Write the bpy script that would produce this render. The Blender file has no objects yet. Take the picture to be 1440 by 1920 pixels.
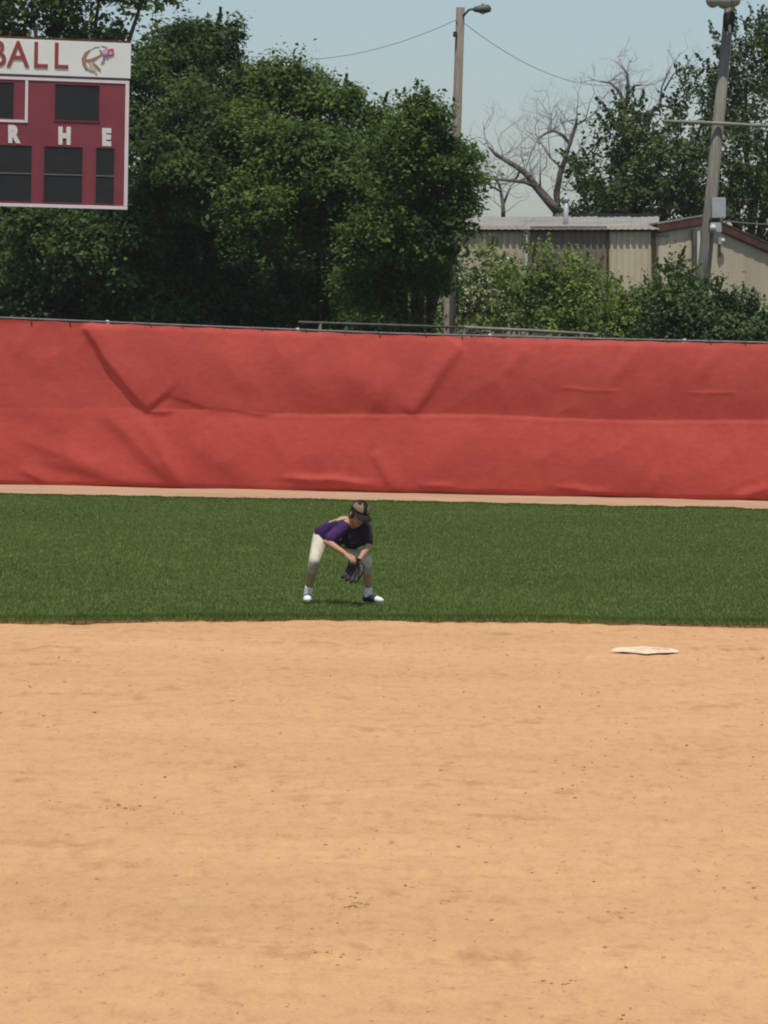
import bpy, bmesh, math, random
import numpy as np
from mathutils import Vector, Matrix

# ------------------------------------------------------------------ camera / sky / sun
SC = bpy.context.scene
COL = SC.collection
H = 2.42                      # camera height in metres
F = 8300.0                    # focal length, in pixels of the 1440 x 1920 photograph
PITCH = math.atan(326.0 / F)
ROLL = math.radians(1.0)
cam_d = bpy.data.cameras.new('camera')
cam = bpy.data.objects.new('camera', cam_d); COL.objects.link(cam)
CAMR = Matrix.Rotation(math.pi/2 - PITCH, 3, 'X') @ Matrix.Rotation(ROLL, 3, 'Z')
cam.matrix_world = Matrix.Translation((0, 0, H)) @ CAMR.to_4x4()
cam_d.sensor_fit = 'VERTICAL'; cam_d.sensor_height = 24.0
cam_d.lens = 24.0 * F / 1920.0
cam_d.clip_start = 0.5; cam_d.clip_end = 3000
SC.camera = cam

SUN = Vector((0.0, -0.33, 0.944)).normalized()      # direction towards the sun
world = bpy.data.worlds.new('World'); SC.world = world; world.use_nodes = True
wn = world.node_tree.nodes; wl = world.node_tree.links; wn.clear()
sky = wn.new('ShaderNodeTexSky'); sky.sky_type = 'NISHITA'; sky.sun_disc = False
sky.sun_elevation = math.asin(SUN.z); sky.sun_rotation = math.atan2(SUN.x, SUN.y)
sky.air_density = 0.9; sky.dust_density = 1.5; sky.ozone_density = 1.0; sky.altitude = 200
bg = wn.new('ShaderNodeBackground'); bg.inputs['Strength'].default_value = 0.115
wo = wn.new('ShaderNodeOutputWorld')
wl.new(sky.outputs[0], bg.inputs['Color']); wl.new(bg.outputs[0], wo.inputs['Surface'])
sl = bpy.data.lights.new('sun', 'SUN'); sl.energy = 3.6; sl.angle = math.radians(0.6); sl.color = (1.0, 0.95, 0.87)
so = bpy.data.objects.new('sun', sl); COL.objects.link(so)
so.rotation_euler = SUN.to_track_quat('Z', 'Y').to_euler()
SC.view_settings.view_transform = 'Standard'; SC.view_settings.look = 'None'
SC.view_settings.exposure = 0.0; SC.view_settings.gamma = 1.0
SC.cycles.filter_width = 2.0
SC.cycles.max_bounces = 6; SC.cycles.transparent_max_bounces = 6

rng = np.random.default_rng(7)
random.seed(7)

# ------------------------------------------------------------------ geometry helpers
def ray(px, py):
    d = CAMR @ Vector(((px - 720) / F, (960 - py) / F, -1.0))
    return d / d.y
def P(px, py, D):                      # world point seen at a photo pixel, D metres away
    d = ray(px, py); return Vector((d.x * D, D, H + d.z * D))
def G(px, py, z=0.0):                  # ground point seen at a photo pixel
    d = ray(px, py); t = (z - H) / d.z
    return Vector((d.x * t, t, z))

def put(o, parent=None):
    COL.objects.link(o)
    if parent is not None: o.parent = parent
    return o
def tag(o, label=None, cat=None, group=None, kind=None):
    if label: o['label'] = label
    if cat: o['category'] = cat
    if group: o['group'] = group
    if kind: o['kind'] = kind
    return o
def empty(name, loc=(0, 0, 0), rz=0.0):
    o = bpy.data.objects.new(name, None); o.location = loc; o.rotation_euler = (0, 0, rz)
    o.empty_display_size = 0.2
    COL.objects.link(o); return o
def mesh_obj(name, verts, faces, mat, parent=None, smooth=False):
    me = bpy.data.meshes.new(name)
    me.from_pydata([tuple(v) for v in verts], [], faces)
    if mat is not None:
        for m in (mat if isinstance(mat, (list, tuple)) else [mat]): me.materials.append(m)
    if smooth: me.polygons.foreach_set('use_smooth', [True] * len(me.polygons))
    me.update()
    o = bpy.data.objects.new(name, me); put(o, parent)
    if parent is not None:            # vertices are given in world space: cancel the parent's transform
        o.matrix_parent_inverse = parent_matrix(parent).inverted()
    return o
def parent_matrix(p):
    m = Matrix.LocRotScale(p.location, p.rotation_euler, p.scale)
    return m if p.parent is None else parent_matrix(p.parent) @ p.matrix_parent_inverse @ m
def np_mesh(name, V, Q, mat, parent=None, smooth=False):
    """fast mesh from numpy arrays; Q is (n,3) or (n,4)"""
    me = bpy.data.meshes.new(name)
    n, k = Q.shape
    me.vertices.add(len(V)); me.vertices.foreach_set('co', np.ascontiguousarray(V, dtype=np.float32).ravel())
    me.loops.add(n * k); me.loops.foreach_set('vertex_index', np.ascontiguousarray(Q, dtype=np.int32).ravel())
    me.polygons.add(n); me.polygons.foreach_set('loop_start', np.arange(0, n * k, k, dtype=np.int32))
    me.polygons.foreach_set('loop_total', np.full(n, k, dtype=np.int32))
    if smooth: me.polygons.foreach_set('use_smooth', np.ones(n, dtype=bool))
    if mat is not None:
        for m in (mat if isinstance(mat, (list, tuple)) else [mat]): me.materials.append(m)
    me.update(calc_edges=True); me.validate()
    o = bpy.data.objects.new(name, me); put(o, parent)
    if parent is not None: o.matrix_parent_inverse = parent_matrix(parent).inverted()
    return o
def grid_faces(nu, nv):
    i = np.arange(nu * nv).reshape(nv, nu)
    return np.stack([i[:-1, :-1].ravel(), i[:-1, 1:].ravel(), i[1:, 1:].ravel(), i[1:, :-1].ravel()], 1)

def slab(name, poly, ext, mat, parent=None, bevel=0.0):
    """closed prism: polygon extruded by the vector ext"""
    n = len(poly); ext = Vector(ext)
    v = [Vector(p) for p in poly] + [Vector(p) + ext for p in poly]
    f = [list(range(n))[::-1], list(range(n, 2 * n))] + [[i, (i + 1) % n, n + (i + 1) % n, n + i] for i in range(n)]
    bm = bmesh.new()
    bv = [bm.verts.new(p) for p in v]
    for q in f: bm.faces.new([bv[i] for i in q])
    bmesh.ops.recalc_face_normals(bm, faces=bm.faces)
    if bevel > 0: bmesh.ops.bevel(bm, geom=bm.edges[:], offset=bevel, segments=2, affect='EDGES')
    me = bpy.data.meshes.new(name); bm.to_mesh(me); bm.free(); me.materials.append(mat)
    o = bpy.data.objects.new(name, me); put(o, parent)
    if parent is not None: o.matrix_parent_inverse = parent_matrix(parent).inverted()
    return o
def tube_data(pts, radii, seg=8, v0=0):
    V, Fc = [], []
    pts = [Vector(p) for p in pts]
    ref = Vector((0.31, 0.17, 0.93)).normalized()
    for i, p in enumerate(pts):
        t = (pts[min(i + 1, len(pts) - 1)] - pts[max(i - 1, 0)]).normalized()
        if abs(t.dot(ref)) > 0.97: a = t.cross(Vector((1, 0, 0))).normalized()
        else: a = t.cross(ref).normalized()
        b = t.cross(a)
        for s in range(seg):
            an = 2 * math.pi * s / seg
            V.append(p + (a * math.cos(an) + b * math.sin(an)) * radii[i])
    for i in range(len(pts) - 1):
        for s in range(seg):
            s2 = (s + 1) % seg
            Fc.append([v0 + i * seg + s, v0 + i * seg + s2, v0 + (i + 1) * seg + s2, v0 + (i + 1) * seg + s])
    Fc.append([v0 + s for s in range(seg)][::-1])
    Fc.append([v0 + (len(pts) - 1) * seg + s for s in range(seg)])
    return V, Fc
def tube(name, pts, radii, mat, parent=None, seg=8):
    if not isinstance(radii, (list, tuple)): radii = [radii] * len(pts)
    V, Fc = tube_data(pts, radii, seg)
    return mesh_obj(name, V, Fc, mat, parent, smooth=True)

def lattice_noise(x, y, scale, seed):
    r = np.random.default_rng(seed); T = 256
    tab = r.random((T, T))
    u = x / scale; v = y / scale
    iu = np.floor(u).astype(int); iv = np.floor(v).astype(int)
    fu = u - iu; fv = v - iv
    fu = fu * fu * (3 - 2 * fu); fv = fv * fv * (3 - 2 * fv)
    a = tab[iu % T, iv % T]; b = tab[(iu + 1) % T, iv % T]; c = tab[iu % T, (iv + 1) % T]; d = tab[(iu + 1) % T, (iv + 1) % T]
    return (a * (1 - fu) + b * fu) * (1 - fv) + (c * (1 - fu) + d * fu) * fv - 0.5

# ------------------------------------------------------------------ materials
def new_mat(name):
    m = bpy.data.materials.new(name); m.use_nodes = True
    nt = m.node_tree; nt.nodes.clear()
    out = nt.nodes.new('ShaderNodeOutputMaterial')
    return m, nt, out
def ramp(nt, fac, stops):
    r = nt.nodes.new('ShaderNodeValToRGB')
    while len(r.color_ramp.elements) < len(stops): r.color_ramp.elements.new(0.5)
    for e, (p, c) in zip(r.color_ramp.elements, stops): e.position = p; e.color = (*c, 1)
    nt.links.new(fac, r.inputs['Fac']); return r.outputs['Color']
def noise(nt, scale, detail=3.0, rough=0.6, stretch=None, coord='Object'):
    tc = nt.nodes.new('ShaderNodeTexCoord'); n = nt.nodes.new('ShaderNodeTexNoise')
    n.inputs['Scale'].default_value = scale; n.inputs['Detail'].default_value = detail; n.inputs['Roughness'].default_value = rough
    src = tc.outputs[coord]
    if stretch:
        mp = nt.nodes.new('ShaderNodeMapping'); mp.inputs['Scale'].default_value = stretch
        nt.links.new(src, mp.inputs['Vector']); src = mp.outputs['Vector']
    nt.links.new(src, n.inputs['Vector']); return n.outputs['Fac']
def mixc(nt, fac, a, b, mode='MIX'):
    m = nt.nodes.new('ShaderNodeMix'); m.data_type = 'RGBA'; m.blend_type = mode
    for k, val in ((0, fac), (6, a), (7, b)):
        if isinstance(val, (int, float)): m.inputs[k].default_value = val
        elif isinstance(val, tuple): m.inputs[k].default_value = (*val, 1)
        else: nt.links.new(val, m.inputs[k])
    return m.outputs[2]
def principled(nt, out, col, rough=0.7, metal=0.0, spec=0.3, bump=None, bstr=0.3, bdist=0.01):
    b = nt.nodes.new('ShaderNodeBsdfPrincipled')
    if isinstance(col, tuple): b.inputs['Base Color'].default_value = (*col, 1)
    else: nt.links.new(col, b.inputs['Base Color'])
    b.inputs['Roughness'].default_value = rough; b.inputs['Metallic'].default_value = metal
    b.inputs['Specular IOR Level'].default_value = spec
    if bump is not None:
        bp = nt.nodes.new('ShaderNodeBump'); bp.inputs['Strength'].default_value = bstr; bp.inputs['Distance'].default_value = bdist
        nt.links.new(bump, bp.inputs['Height']); nt.links.new(bp.outputs[0], b.inputs['Normal'])
    nt.links.new(b.outputs[0], out.inputs['Surface']); return b
def basic(name, c, var=0.25, scale=4.0, rough=0.7, metal=0.0, spec=0.3, stretch=None, bstr=0.2, bdist=0.005):
    m, nt, out = new_mat(name)
    n = noise(nt, scale, 4.0, 0.65, stretch)
    lo = tuple(max(0, x * (1 - var)) for x in c); hi = tuple(min(1, x * (1 + var)) for x in c)
    col = ramp(nt, n, [(0.28, lo), (0.72, hi)])
    principled(nt, out, col, rough, metal, spec, n, bstr, bdist)
    return m
def leaf_mat(name, dark, light, tip, trans=0.38):
    m, nt, out = new_mat(name)
    g = nt.nodes.new('ShaderNodeNewGeometry')
    n = noise(nt, 0.9, 2.0)
    c1 = ramp(nt, g.outputs['Random Per Island'], [(0.0, dark), (0.6, light), (1.0, tip)])
    c2 = ramp(nt, n, [(0.3, (0.6, 0.68, 0.7)), (0.7, (1.2, 1.15, 1.0))])
    col = mixc(nt, 1.0, c1, c2, 'MULTIPLY')
    b = nt.nodes.new('ShaderNodeBsdfPrincipled'); nt.links.new(col, b.inputs['Base Color'])
    b.inputs['Roughness'].default_value = 0.65; b.inputs['Specular IOR Level'].default_value = 0.12
    t = nt.nodes.new('ShaderNodeBsdfTranslucent'); nt.links.new(col, t.inputs['Color'])
    mx = nt.nodes.new('ShaderNodeMixShader'); mx.inputs[0].default_value = trans
    nt.links.new(b.outputs[0], mx.inputs[1]); nt.links.new(t.outputs[0], mx.inputs[2])
    nt.links.new(mx.outputs[0], out.inputs['Surface']); return m

M = {}
# infield dirt: pale orange clay with streaks from dragging, damp mottling; dark specks paint in the shade of small divots
m, nt, out = new_mat('infield_clay')
nb = noise(nt, 0.35, 4.0, 0.6, (0.6, 1.3, 1.0)); ns = noise(nt, 3.0, 5.0, 0.7, (1.0, 0.6, 1.0)); nf = noise(nt, 60.0, 3.0, 0.7)
c = ramp(nt, nb, [(0.28, (0.530, 0.304, 0.144)), (0.55, (0.585, 0.341, 0.164)), (0.75, (0.620, 0.366, 0.181))])
c = mixc(nt, 1.0, c, ramp(nt, ns, [(0.28, (0.90, 0.88, 0.86)), (0.46, (0.98, 0.98, 0.98)), (0.75, (1.03, 1.03, 1.03))]), 'MULTIPLY')
c = mixc(nt, 1.0, c, ramp(nt, nf, [(0.3, (0.88, 0.86, 0.84)), (0.6, (1.03, 1.03, 1.03))]), 'MULTIPLY')
nm = noise(nt, 8.0, 4.0, 0.7, (1.5, 0.45, 1.0)); ng = noise(nt, 17.0, 3.0, 0.6, (1.4, 0.5, 1.0))
c = mixc(nt, 1.0, c, ramp(nt, nm, [(0.30, (0.86, 0.83, 0.80)), (0.47, (0.98, 0.98, 0.98)), (0.70, (1.04, 1.04, 1.05))]), 'MULTIPLY')
c = mixc(nt, 1.0, c, ramp(nt, ng, [(0.28, (0.70, 0.65, 0.60)), (0.375, (1.0, 1.0, 1.0))]), 'MULTIPLY')
np_ = noise(nt, 5.5, 3.0, 0.6, (1.2, 0.5, 1.0)); npb = noise(nt, 0.9, 2.0, 0.5)
sp = nt.nodes.new('ShaderNodeMath'); sp.operation = 'MULTIPLY'; nt.links.new(np_, sp.inputs[0]); nt.links.new(npb, sp.inputs[1])
c = mixc(nt, 1.0, c, ramp(nt, sp.outputs[0], [(0.31, (1.0, 1.0, 1.0)), (0.36, (0.93, 0.91, 0.89)), (0.44, (0.83, 0.79, 0.76))]), 'MULTIPLY')
principled(nt, out, c, 0.95, 0, 0.1, nf, 0.35, 0.006)
M['clay'] = m
M['clod'] = basic('clay_clod', (0.43, 0.245, 0.12), 0.3, 30.0, 0.95, spec=0.1)
M['track'] = basic('track_clay', (0.42, 0.27, 0.165), 0.22, 1.2, 0.95, spec=0.1, stretch=(0.5, 2, 1))
# turf
m, nt, out = new_mat('turf_soil')
tc = nt.nodes.new('ShaderNodeTexCoord'); sx = nt.nodes.new('ShaderNodeSeparateXYZ'); nt.links.new(tc.outputs['Object'], sx.inputs[0])
gt = nt.nodes.new('ShaderNodeMath'); gt.operation = 'GREATER_THAN'; gt.inputs[1].default_value = 0.013; nt.links.new(sx.outputs['Z'], gt.inputs[0])
principled(nt, out, mixc(nt, gt.outputs[0], (0.16, 0.095, 0.045), ramp(nt, noise(nt, 2.0), [(0.3, (0.075, 0.095, 0.022)), (0.7, (0.11, 0.13, 0.032))])), 0.95, 0, 0.1)
M['turf'] = m
m, nt, out = new_mat('grass_blade')
g = nt.nodes.new('ShaderNodeNewGeometry')
c1 = ramp(nt, g.outputs['Random Per Island'], [(0.0, (0.142, 0.212, 0.046)), (0.75, (0.150, 0.222, 0.050)), (1.0, (0.18, 0.24, 0.07))])
c2 = ramp(nt, noise(nt, 0.22, 4.0, 0.6, (0.8, 0.35, 1)), [(0.3, (0.88, 0.91, 0.91)), (0.7, (1.12, 1.08, 1.08))])
col = mixc(nt, 1.0, c1, c2, 'MULTIPLY')
b = nt.nodes.new('ShaderNodeBsdfPrincipled'); nt.links.new(col, b.inputs['Base Color']); b.inputs['Roughness'].default_value = 0.6; b.inputs['Specular IOR Level'].default_value = 0.15
t = nt.nodes.new('ShaderNodeBsdfTranslucent'); nt.links.new(col, t.inputs['Color'])
mx = nt.nodes.new('ShaderNodeMixShader'); mx.inputs[0].default_value = 0.45
nt.links.new(b.outputs[0], mx.inputs[1]); nt.links.new(t.outputs[0], mx.inputs[2]); nt.links.new(mx.outputs[0], out.inputs['Surface'])
M['grass'] = m
M['ground'] = basic('rough_ground', (0.07, 0.085, 0.035), 0.4, 0.5, 0.95, spec=0.1)
# windscreen vinyl
m, nt, out = new_mat('red_windscreen')
n1 = noise(nt, 0.5, 5.0, 0.65); n2 = noise(nt, 7.0, 4.0, 0.7, (1.0, 1.0, 2.2)); n3 = noise(nt, 55.0, 2.0, 0.5)
c = ramp(nt, n1, [(0.3, (0.450, 0.064, 0.048)), (0.7, (0.525, 0.083, 0.063))])
c = mixc(nt, 1.0, c, ramp(nt, n2, [(0.3, (0.88, 0.86, 0.85)), (0.7, (1.07, 1.08, 1.08))]), 'MULTIPLY')
c = mixc(nt, 1.0, c, ramp(nt, noise(nt, 28.0, 4.0, 0.7), [(0.3, (0.96, 0.955, 0.95)), (0.7, (1.03, 1.03, 1.03))]), 'MULTIPLY')
principled(nt, out, c, 0.72, 0, 0.25, n3, 0.10, 0.003)
M['red'] = m
M['red_seam'] = basic('red_hem_tape', (0.50, 0.065, 0.05), 0.15, 8.0)
M['galv'] = basic('galvanised_steel', (0.48, 0.48, 0.47), 0.2, 12.0, 0.5, 0.4)
M['rail'] = basic('dull_top_rail', (0.19, 0.16, 0.155), 0.3, 9.0, 0.7)
M['dark_rail'] = basic('weathered_shaded_rail', (0.10, 0.09, 0.075), 0.4, 6.0, 0.8)
M['pale_pipe'] = basic('pale_pipe', (0.21, 0.22, 0.17), 0.25, 6.0, 0.7)
M['tie'] = basic('black_tie', (0.03, 0.03, 0.03), 0.2)
M['board'] = basic('weathered_board', (0.36, 0.31, 0.26), 0.3, 5.0, 0.85, stretch=(1, 8, 8))
# scoreboard
M['sb_white'] = basic('scoreboard_white', (0.80, 0.79, 0.73), 0.05, 2.0, 0.5)
M['sb_line'] = basic('scoreboard_stripe', (0.78, 0.66, 0.66), 0.06, 3.0, 0.5)
M['sb_maroon'] = basic('scoreboard_maroon', (0.235, 0.048, 0.060), 0.12, 1.5, 0.5)
M['sb_letter'] = basic('scoreboard_letter_maroon', (0.30, 0.06, 0.055), 0.1, 3.0, 0.5)
M['sb_char'] = basic('scoreboard_letter_white', (0.74, 0.70, 0.64), 0.08, 3.0, 0.5)
M['sb_dark'] = basic('display_face', (0.022, 0.022, 0.022), 0.25, 3.0, 0.45)
M['sb_grey'] = basic('header_channel', (0.20, 0.15, 0.15), 0.2, 4.0, 0.6)
M['sb_post'] = basic('scoreboard_post_paint', (0.09, 0.02, 0.022), 0.3, 4.0, 0.6)
M['sb_cap'] = basic('rusty_top_cap', (0.12, 0.045, 0.02), 0.4, 5.0, 0.8)
M['em_brown'] = basic('emblem_brown', (0.34, 0.20, 0.15), 0.15, 9.0)
M['em_grey'] = basic('emblem_grey', (0.30, 0.26, 0.27), 0.15, 9.0)
M['em_tan'] = basic('emblem_tan', (0.55, 0.47, 0.34), 0.15, 9.0)
M['em_pink'] = basic('emblem_pink', (0.66, 0.40, 0.55), 0.1, 9.0)
M['em_purple'] = basic('emblem_purple', (0.33, 0.11, 0.24), 0.1, 9.0)
M['em_red'] = basic('emblem_red', (0.50, 0.10, 0.12), 0.15, 9.0)
# wood, bark, buildings
M['pole'] = basic('weathered_pole_wood', (0.185, 0.155, 0.125), 0.35, 3.0, 0.9, stretch=(12, 12, 0.8), bstr=0.5, bdist=0.01)
M['pole_grey'] = basic('grey_pole_wood', (0.185, 0.172, 0.135), 0.35, 3.0, 0.9, stretch=(12, 12, 0.8), bstr=0.5, bdist=0.01)
M['bark'] = basic('bark', (0.085, 0.065, 0.05), 0.4, 5.0, 0.95, stretch=(3, 3, 0.6), bstr=0.6, bdist=0.02)
M['dead'] = basic('dead_wood', (0.13, 0.108, 0.09), 0.35, 4.0, 0.95, bstr=0.4, bdist=0.01)
M['twig'] = basic('dead_twig', (0.27, 0.235, 0.225), 0.25, 4.0, 0.95)
M['wire'] = basic('wire', (0.22, 0.22, 0.22), 0.2)
M['lamp'] = basic('lamp_housing', (0.10, 0.10, 0.085), 0.3, 6.0, 0.6, 0.2)
M['lens'] = basic('lamp_lens', (0.35, 0.34, 0.28), 0.2, 6.0, 0.3)
M['flood'] = basic('floodlight_shell', (0.42, 0.33, 0.25), 0.25, 5.0, 0.5, 0.2)
M['black'] = basic('dark_bracket', (0.03, 0.032, 0.034), 0.3)
M['box_grey'] = basic('meter_box_grey', (0.40, 0.42, 0.42), 0.15, 4.0, 0.5, 0.2)
M['tin'] = basic('shed_tin_beige', (0.56, 0.48, 0.335), 0.12, 0.9, 0.7, stretch=(2, 2, 0.5))
M['tin2'] = basic('shed_tin_tan', (0.46, 0.38, 0.265), 0.16, 0.8, 0.7, stretch=(2, 2, 0.4))
M['tin_dark'] = basic('shed_tin_brown', (0.21, 0.17, 0.13), 0.2, 1.2, 0.8, stretch=(2, 2, 0.5))
M['rooft'] = basic('galvanised_roof', (0.27, 0.255, 0.225), 0.3, 1.2, 0.8, 0.0, stretch=(0.6, 2.5, 1))
M['trim'] = basic('brown_trim', (0.085, 0.042, 0.025), 0.35, 4.0, 0.8)
M['trim_blue'] = basic('faded_blue_trim', (0.22, 0.28, 0.33), 0.2, 4.0, 0.7)
M['white_pipe'] = basic('white_downspout', (0.60, 0.58, 0.52), 0.12, 4.0, 0.6)
# person
M['skin'] = basic('skin', (0.42, 0.22, 0.14), 0.10, 12.0, 0.55)
M['jersey'] = basic('purple_jersey', (0.046, 0.014, 0.082), 0.3, 11.0, 0.85, bstr=0.9, bdist=0.012)
M['dark_jersey'] = basic('dark_jersey_area', (0.018, 0.013, 0.020), 0.25, 16.0, 0.85, bstr=0.5, bdist=0.004)
M['gold'] = basic('gold_trim', (0.42, 0.33, 0.15), 0.15, 16.0, 0.8)
M['pants'] = basic('cream_pants', (0.58, 0.545, 0.43), 0.16, 10.0, 0.85, bstr=0.9, bdist=0.012)
M['pants_dirty'] = basic('dusty_knee_cloth', (0.40, 0.37, 0.29), 0.2, 14.0, 0.9)
M['sock'] = basic('white_sock', (0.78, 0.78, 0.74), 0.06, 20.0, 0.9)
M['shoe'] = basic('navy_shoe', (0.018, 0.032, 0.045), 0.3, 20.0, 0.6)
M['shoe_w'] = basic('white_shoe_toe', (0.74, 0.76, 0.76), 0.08, 20.0, 0.6)
M['cap_tan'] = basic('tan_cap_panel', (0.21, 0.15, 0.09), 0.15, 16.0, 0.85)
M['cap_brown'] = basic('dark_brown_cap', (0.016, 0.009, 0.006), 0.25, 16.0, 0.85)
M['hair'] = basic('dark_hair', (0.035, 0.02, 0.013), 0.3, 40.0, 0.6)
M['eye'] = basic('eye', (0.02, 0.015, 0.012), 0.1, 10, 0.2)
M['lip'] = basic('lip', (0.42, 0.17, 0.14), 0.1, 10, 0.5)
M['glove'] = basic('black_leather', (0.028, 0.022, 0.020), 0.35, 18.0, 0.5, bstr=0.5, bdist=0.004)
M['lace'] = basic('tan_lace', (0.20, 0.13, 0.08), 0.2, 18.0, 0.7)
M['base'] = basic('dusty_white_base', (0.70, 0.55, 0.38), 0.14, 7.0, 0.8)
# foliage
M['leaf_a'] = leaf_mat('leaf_mulberry', (0.068, 0.115, 0.026), (0.118, 0.190, 0.044), (0.160, 0.235, 0.060))
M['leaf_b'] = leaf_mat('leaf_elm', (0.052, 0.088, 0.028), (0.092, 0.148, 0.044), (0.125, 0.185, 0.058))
M['leaf_c'] = leaf_mat('leaf_far_broad', (0.055, 0.095, 0.022), (0.100, 0.155, 0.036), (0.15, 0.20, 0.05))
M['leaf_d'] = leaf_mat('leaf_dark_upright', (0.050, 0.075, 0.024), (0.078, 0.112, 0.036), (0.105, 0.145, 0.048), 0.15)
M['leaf_y'] = leaf_mat('leaf_pale_flower_shrub', (0.14, 0.195, 0.055), (0.22, 0.28, 0.09), (0.42, 0.45, 0.22), 0.3)
M['leaf_g'] = leaf_mat('leaf_shrub', (0.120, 0.175, 0.040), (0.185, 0.250, 0.066), (0.235, 0.30, 0.09), 0.3)
M['leaf_h'] = leaf_mat('leaf_dark_shrub', (0.065, 0.108, 0.040), (0.105, 0.160, 0.060), (0.14, 0.195, 0.075), 0.25)
M['blossom'] = basic('cream_blossom', (0.44, 0.45, 0.27), 0.15, 9.0, 0.8)

# ------------------------------------------------------------------ ground
def edge_near(x): return np.maximum(37.8 + 0.197 * x - 0.042 * x * x, 16.0)
def edge_far(x): return 64.9 - 0.07 * x
def fence_y(x): return 69.05 - 0.13 * x

gx = np.array([-900.0, 900.0]); gy = np.array([-60.0, 1800.0])
tag(np_mesh('ground', np.array([(x, y, -0.06) for y in gy for x in gx]), grid_faces(2, 2), M['ground']), kind='structure')

def graded(a, b, s0, s1):
    out = [a]
    while out[-1] < b:
        t = (out[-1] - a) / (b - a); out.append(out[-1] + s0 + (s1 - s0) * t)
    out[-1] = b; return np.array(out)
xs = np.concatenate([np.linspace(-32, -6.2, 20)[:-1], np.arange(-6.2, 6.2, 0.04), np.linspace(6.2, 32, 20)])
ys = np.concatenate([np.linspace(-14, 11, 14)[:-1], graded(11, 39.5, 0.028, 0.07)])
X, Y = np.meshgrid(xs, ys)
Z = 0.030 * lattice_noise(X, Y * 0.7, 2.6, 1) + 0.014 * lattice_noise(X, Y * 0.8, 0.45, 2) \
    + 0.012 * lattice_noise(X, Y * 0.8, 0.17, 3) + 0.010 * lattice_noise(X, Y * 0.8, 0.085, 4)
foot = lattice_noise(X, Y, 0.42, 5)                      # scuffs and cleat marks
Z += 0.012 * lattice_noise(X * 0.8, Y, 0.12, 7) * np.clip(lattice_noise(X, Y, 0.9, 8) + 0.3, 0, 1)
Z -= 0.022 * np.clip(foot - 0.27, 0, 1) / 0.23 * (0.6 + lattice_noise(X, Y, 0.09, 6))
dirt_z = Z
tag(np_mesh('infield_dirt', np.stack([X.ravel(), Y.ravel(), Z.ravel()], 1), grid_faces(len(xs), len(ys)), M['clay'], smooth=True), kind='structure')

# warning track
xs2 = np.linspace(-34, 34, 230)
V = []
for s in np.linspace(0, 1, 14):
    yy = edge_far(xs2) - 0.5 + s * 6.3
    V.append(np.stack([xs2, yy, 0.012 + 0.02 * lattice_noise(xs2, yy, 0.5, 9)], 1))
tag(np_mesh('warning_track', np.concatenate(V), grid_faces(len(xs2), 14), M['track'], smooth=True), kind='structure')
# outfield turf with a small lip at both edges
xs3 = np.concatenate([np.linspace(-34, -7, 30)[:-1], np.arange(-7, 7, 0.05), np.linspace(7, 34, 30)])
jn = 0.16 * lattice_noise(xs3, xs3 * 0, 0.45, 11) + 0.08 * lattice_noise(xs3, xs3 * 0, 0.12, 12)
jf = 0.5 * lattice_noise(xs3, xs3 * 0, 0.6, 13) + 0.3 * lattice_noise(xs3, xs3 * 0, 0.16, 15)
rows = [(0.0, -0.05), (0.0, 0.008), (0.004, 0.018)] + [(s, 0.022) for s in np.linspace(0.03, 0.97, 26)] + [(0.996, 0.019), (1.0, 0.014), (1.0, -0.05)]
V = []
for s, z in rows:
    yy = (edge_near(xs3) + jn) * (1 - s) + (edge_far(xs3) + jf) * s
    V.append(np.stack([xs3, yy, z + 0.005 * lattice_noise(xs3, yy, 1.5, 14) * (z > 0.02)], 1))
tag(np_mesh('outfield_turf', np.concatenate(V), grid_faces(len(xs3), len(rows)), M['turf'], smooth=True), kind='structure')
# grass blades
def blades(n, xr, s_pow, hmin, hmax, wid, seed, srange=(0, 1)):
    r = np.random.default_rng(seed)
    s = srange[0] + (srange[1] - srange[0]) * r.random(n) ** s_pow
    yc = 37 + s * 29
    x = (r.random(n) * 2 - 1) * (0.0875 * yc + xr)
    e = edge_near(x) + 0.16 * lattice_noise(x, x * 0, 0.45, 11) + 0.08 * lattice_noise(x, x * 0, 0.12, 12)
    f = edge_far(x) + 0.5 * lattice_noise(x, x * 0, 0.6, 13) + 0.3 * lattice_noise(x, x * 0, 0.16, 15)
    y = e * (1 - s) + f * s
    h = hmin + (hmax - hmin) * r.random(n); h *= 1 - 0.4 * s; h *= 1 + 0.3 * lattice_noise(x, y, 0.5, 17)
    a = r.random(n) * math.tau; w = wid * (0.6 + 0.8 * r.random(n)) * (1 + 0.8 * s)
    lean = 0.7 * h * r.random(n); la = r.random(n) * math.tau
    z0 = np.full(n, 0.018)
    A = np.stack([x - np.cos(a) * w, y - np.sin(a) * w, z0], 1); B = np.stack([x + np.cos(a) * w, y + np.sin(a) * w, z0], 1)
    C = np.stack([x + np.cos(la) * lean, y + np.sin(la) * lean, z0 + h], 1)
    return np.stack([A, B, C], 1).reshape(-1, 3)
gv = np.concatenate([blades(300000, 1.6, 1.0, 0.022, 0.038, 0.006, 21), blades(26000, 1.6, 1.0, 0.02, 0.065, 0.006, 22, (0.0, 0.004)),
                     blades(5000, 1.6, 1.0, 0.012, 0.045, 0.006, 24, (-0.0045, 0.0)), blades(14000, 1.6, 1.0, 0.02, 0.06, 0.012, 23, (0.994, 1.0))])
gq = np.arange(len(gv)).reshape(-1, 3)
tag(np_mesh('grass', gv, gq, M['grass']), 'short green outfield grass between the infield dirt and the red fence', 'grass', kind='stuff')

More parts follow.
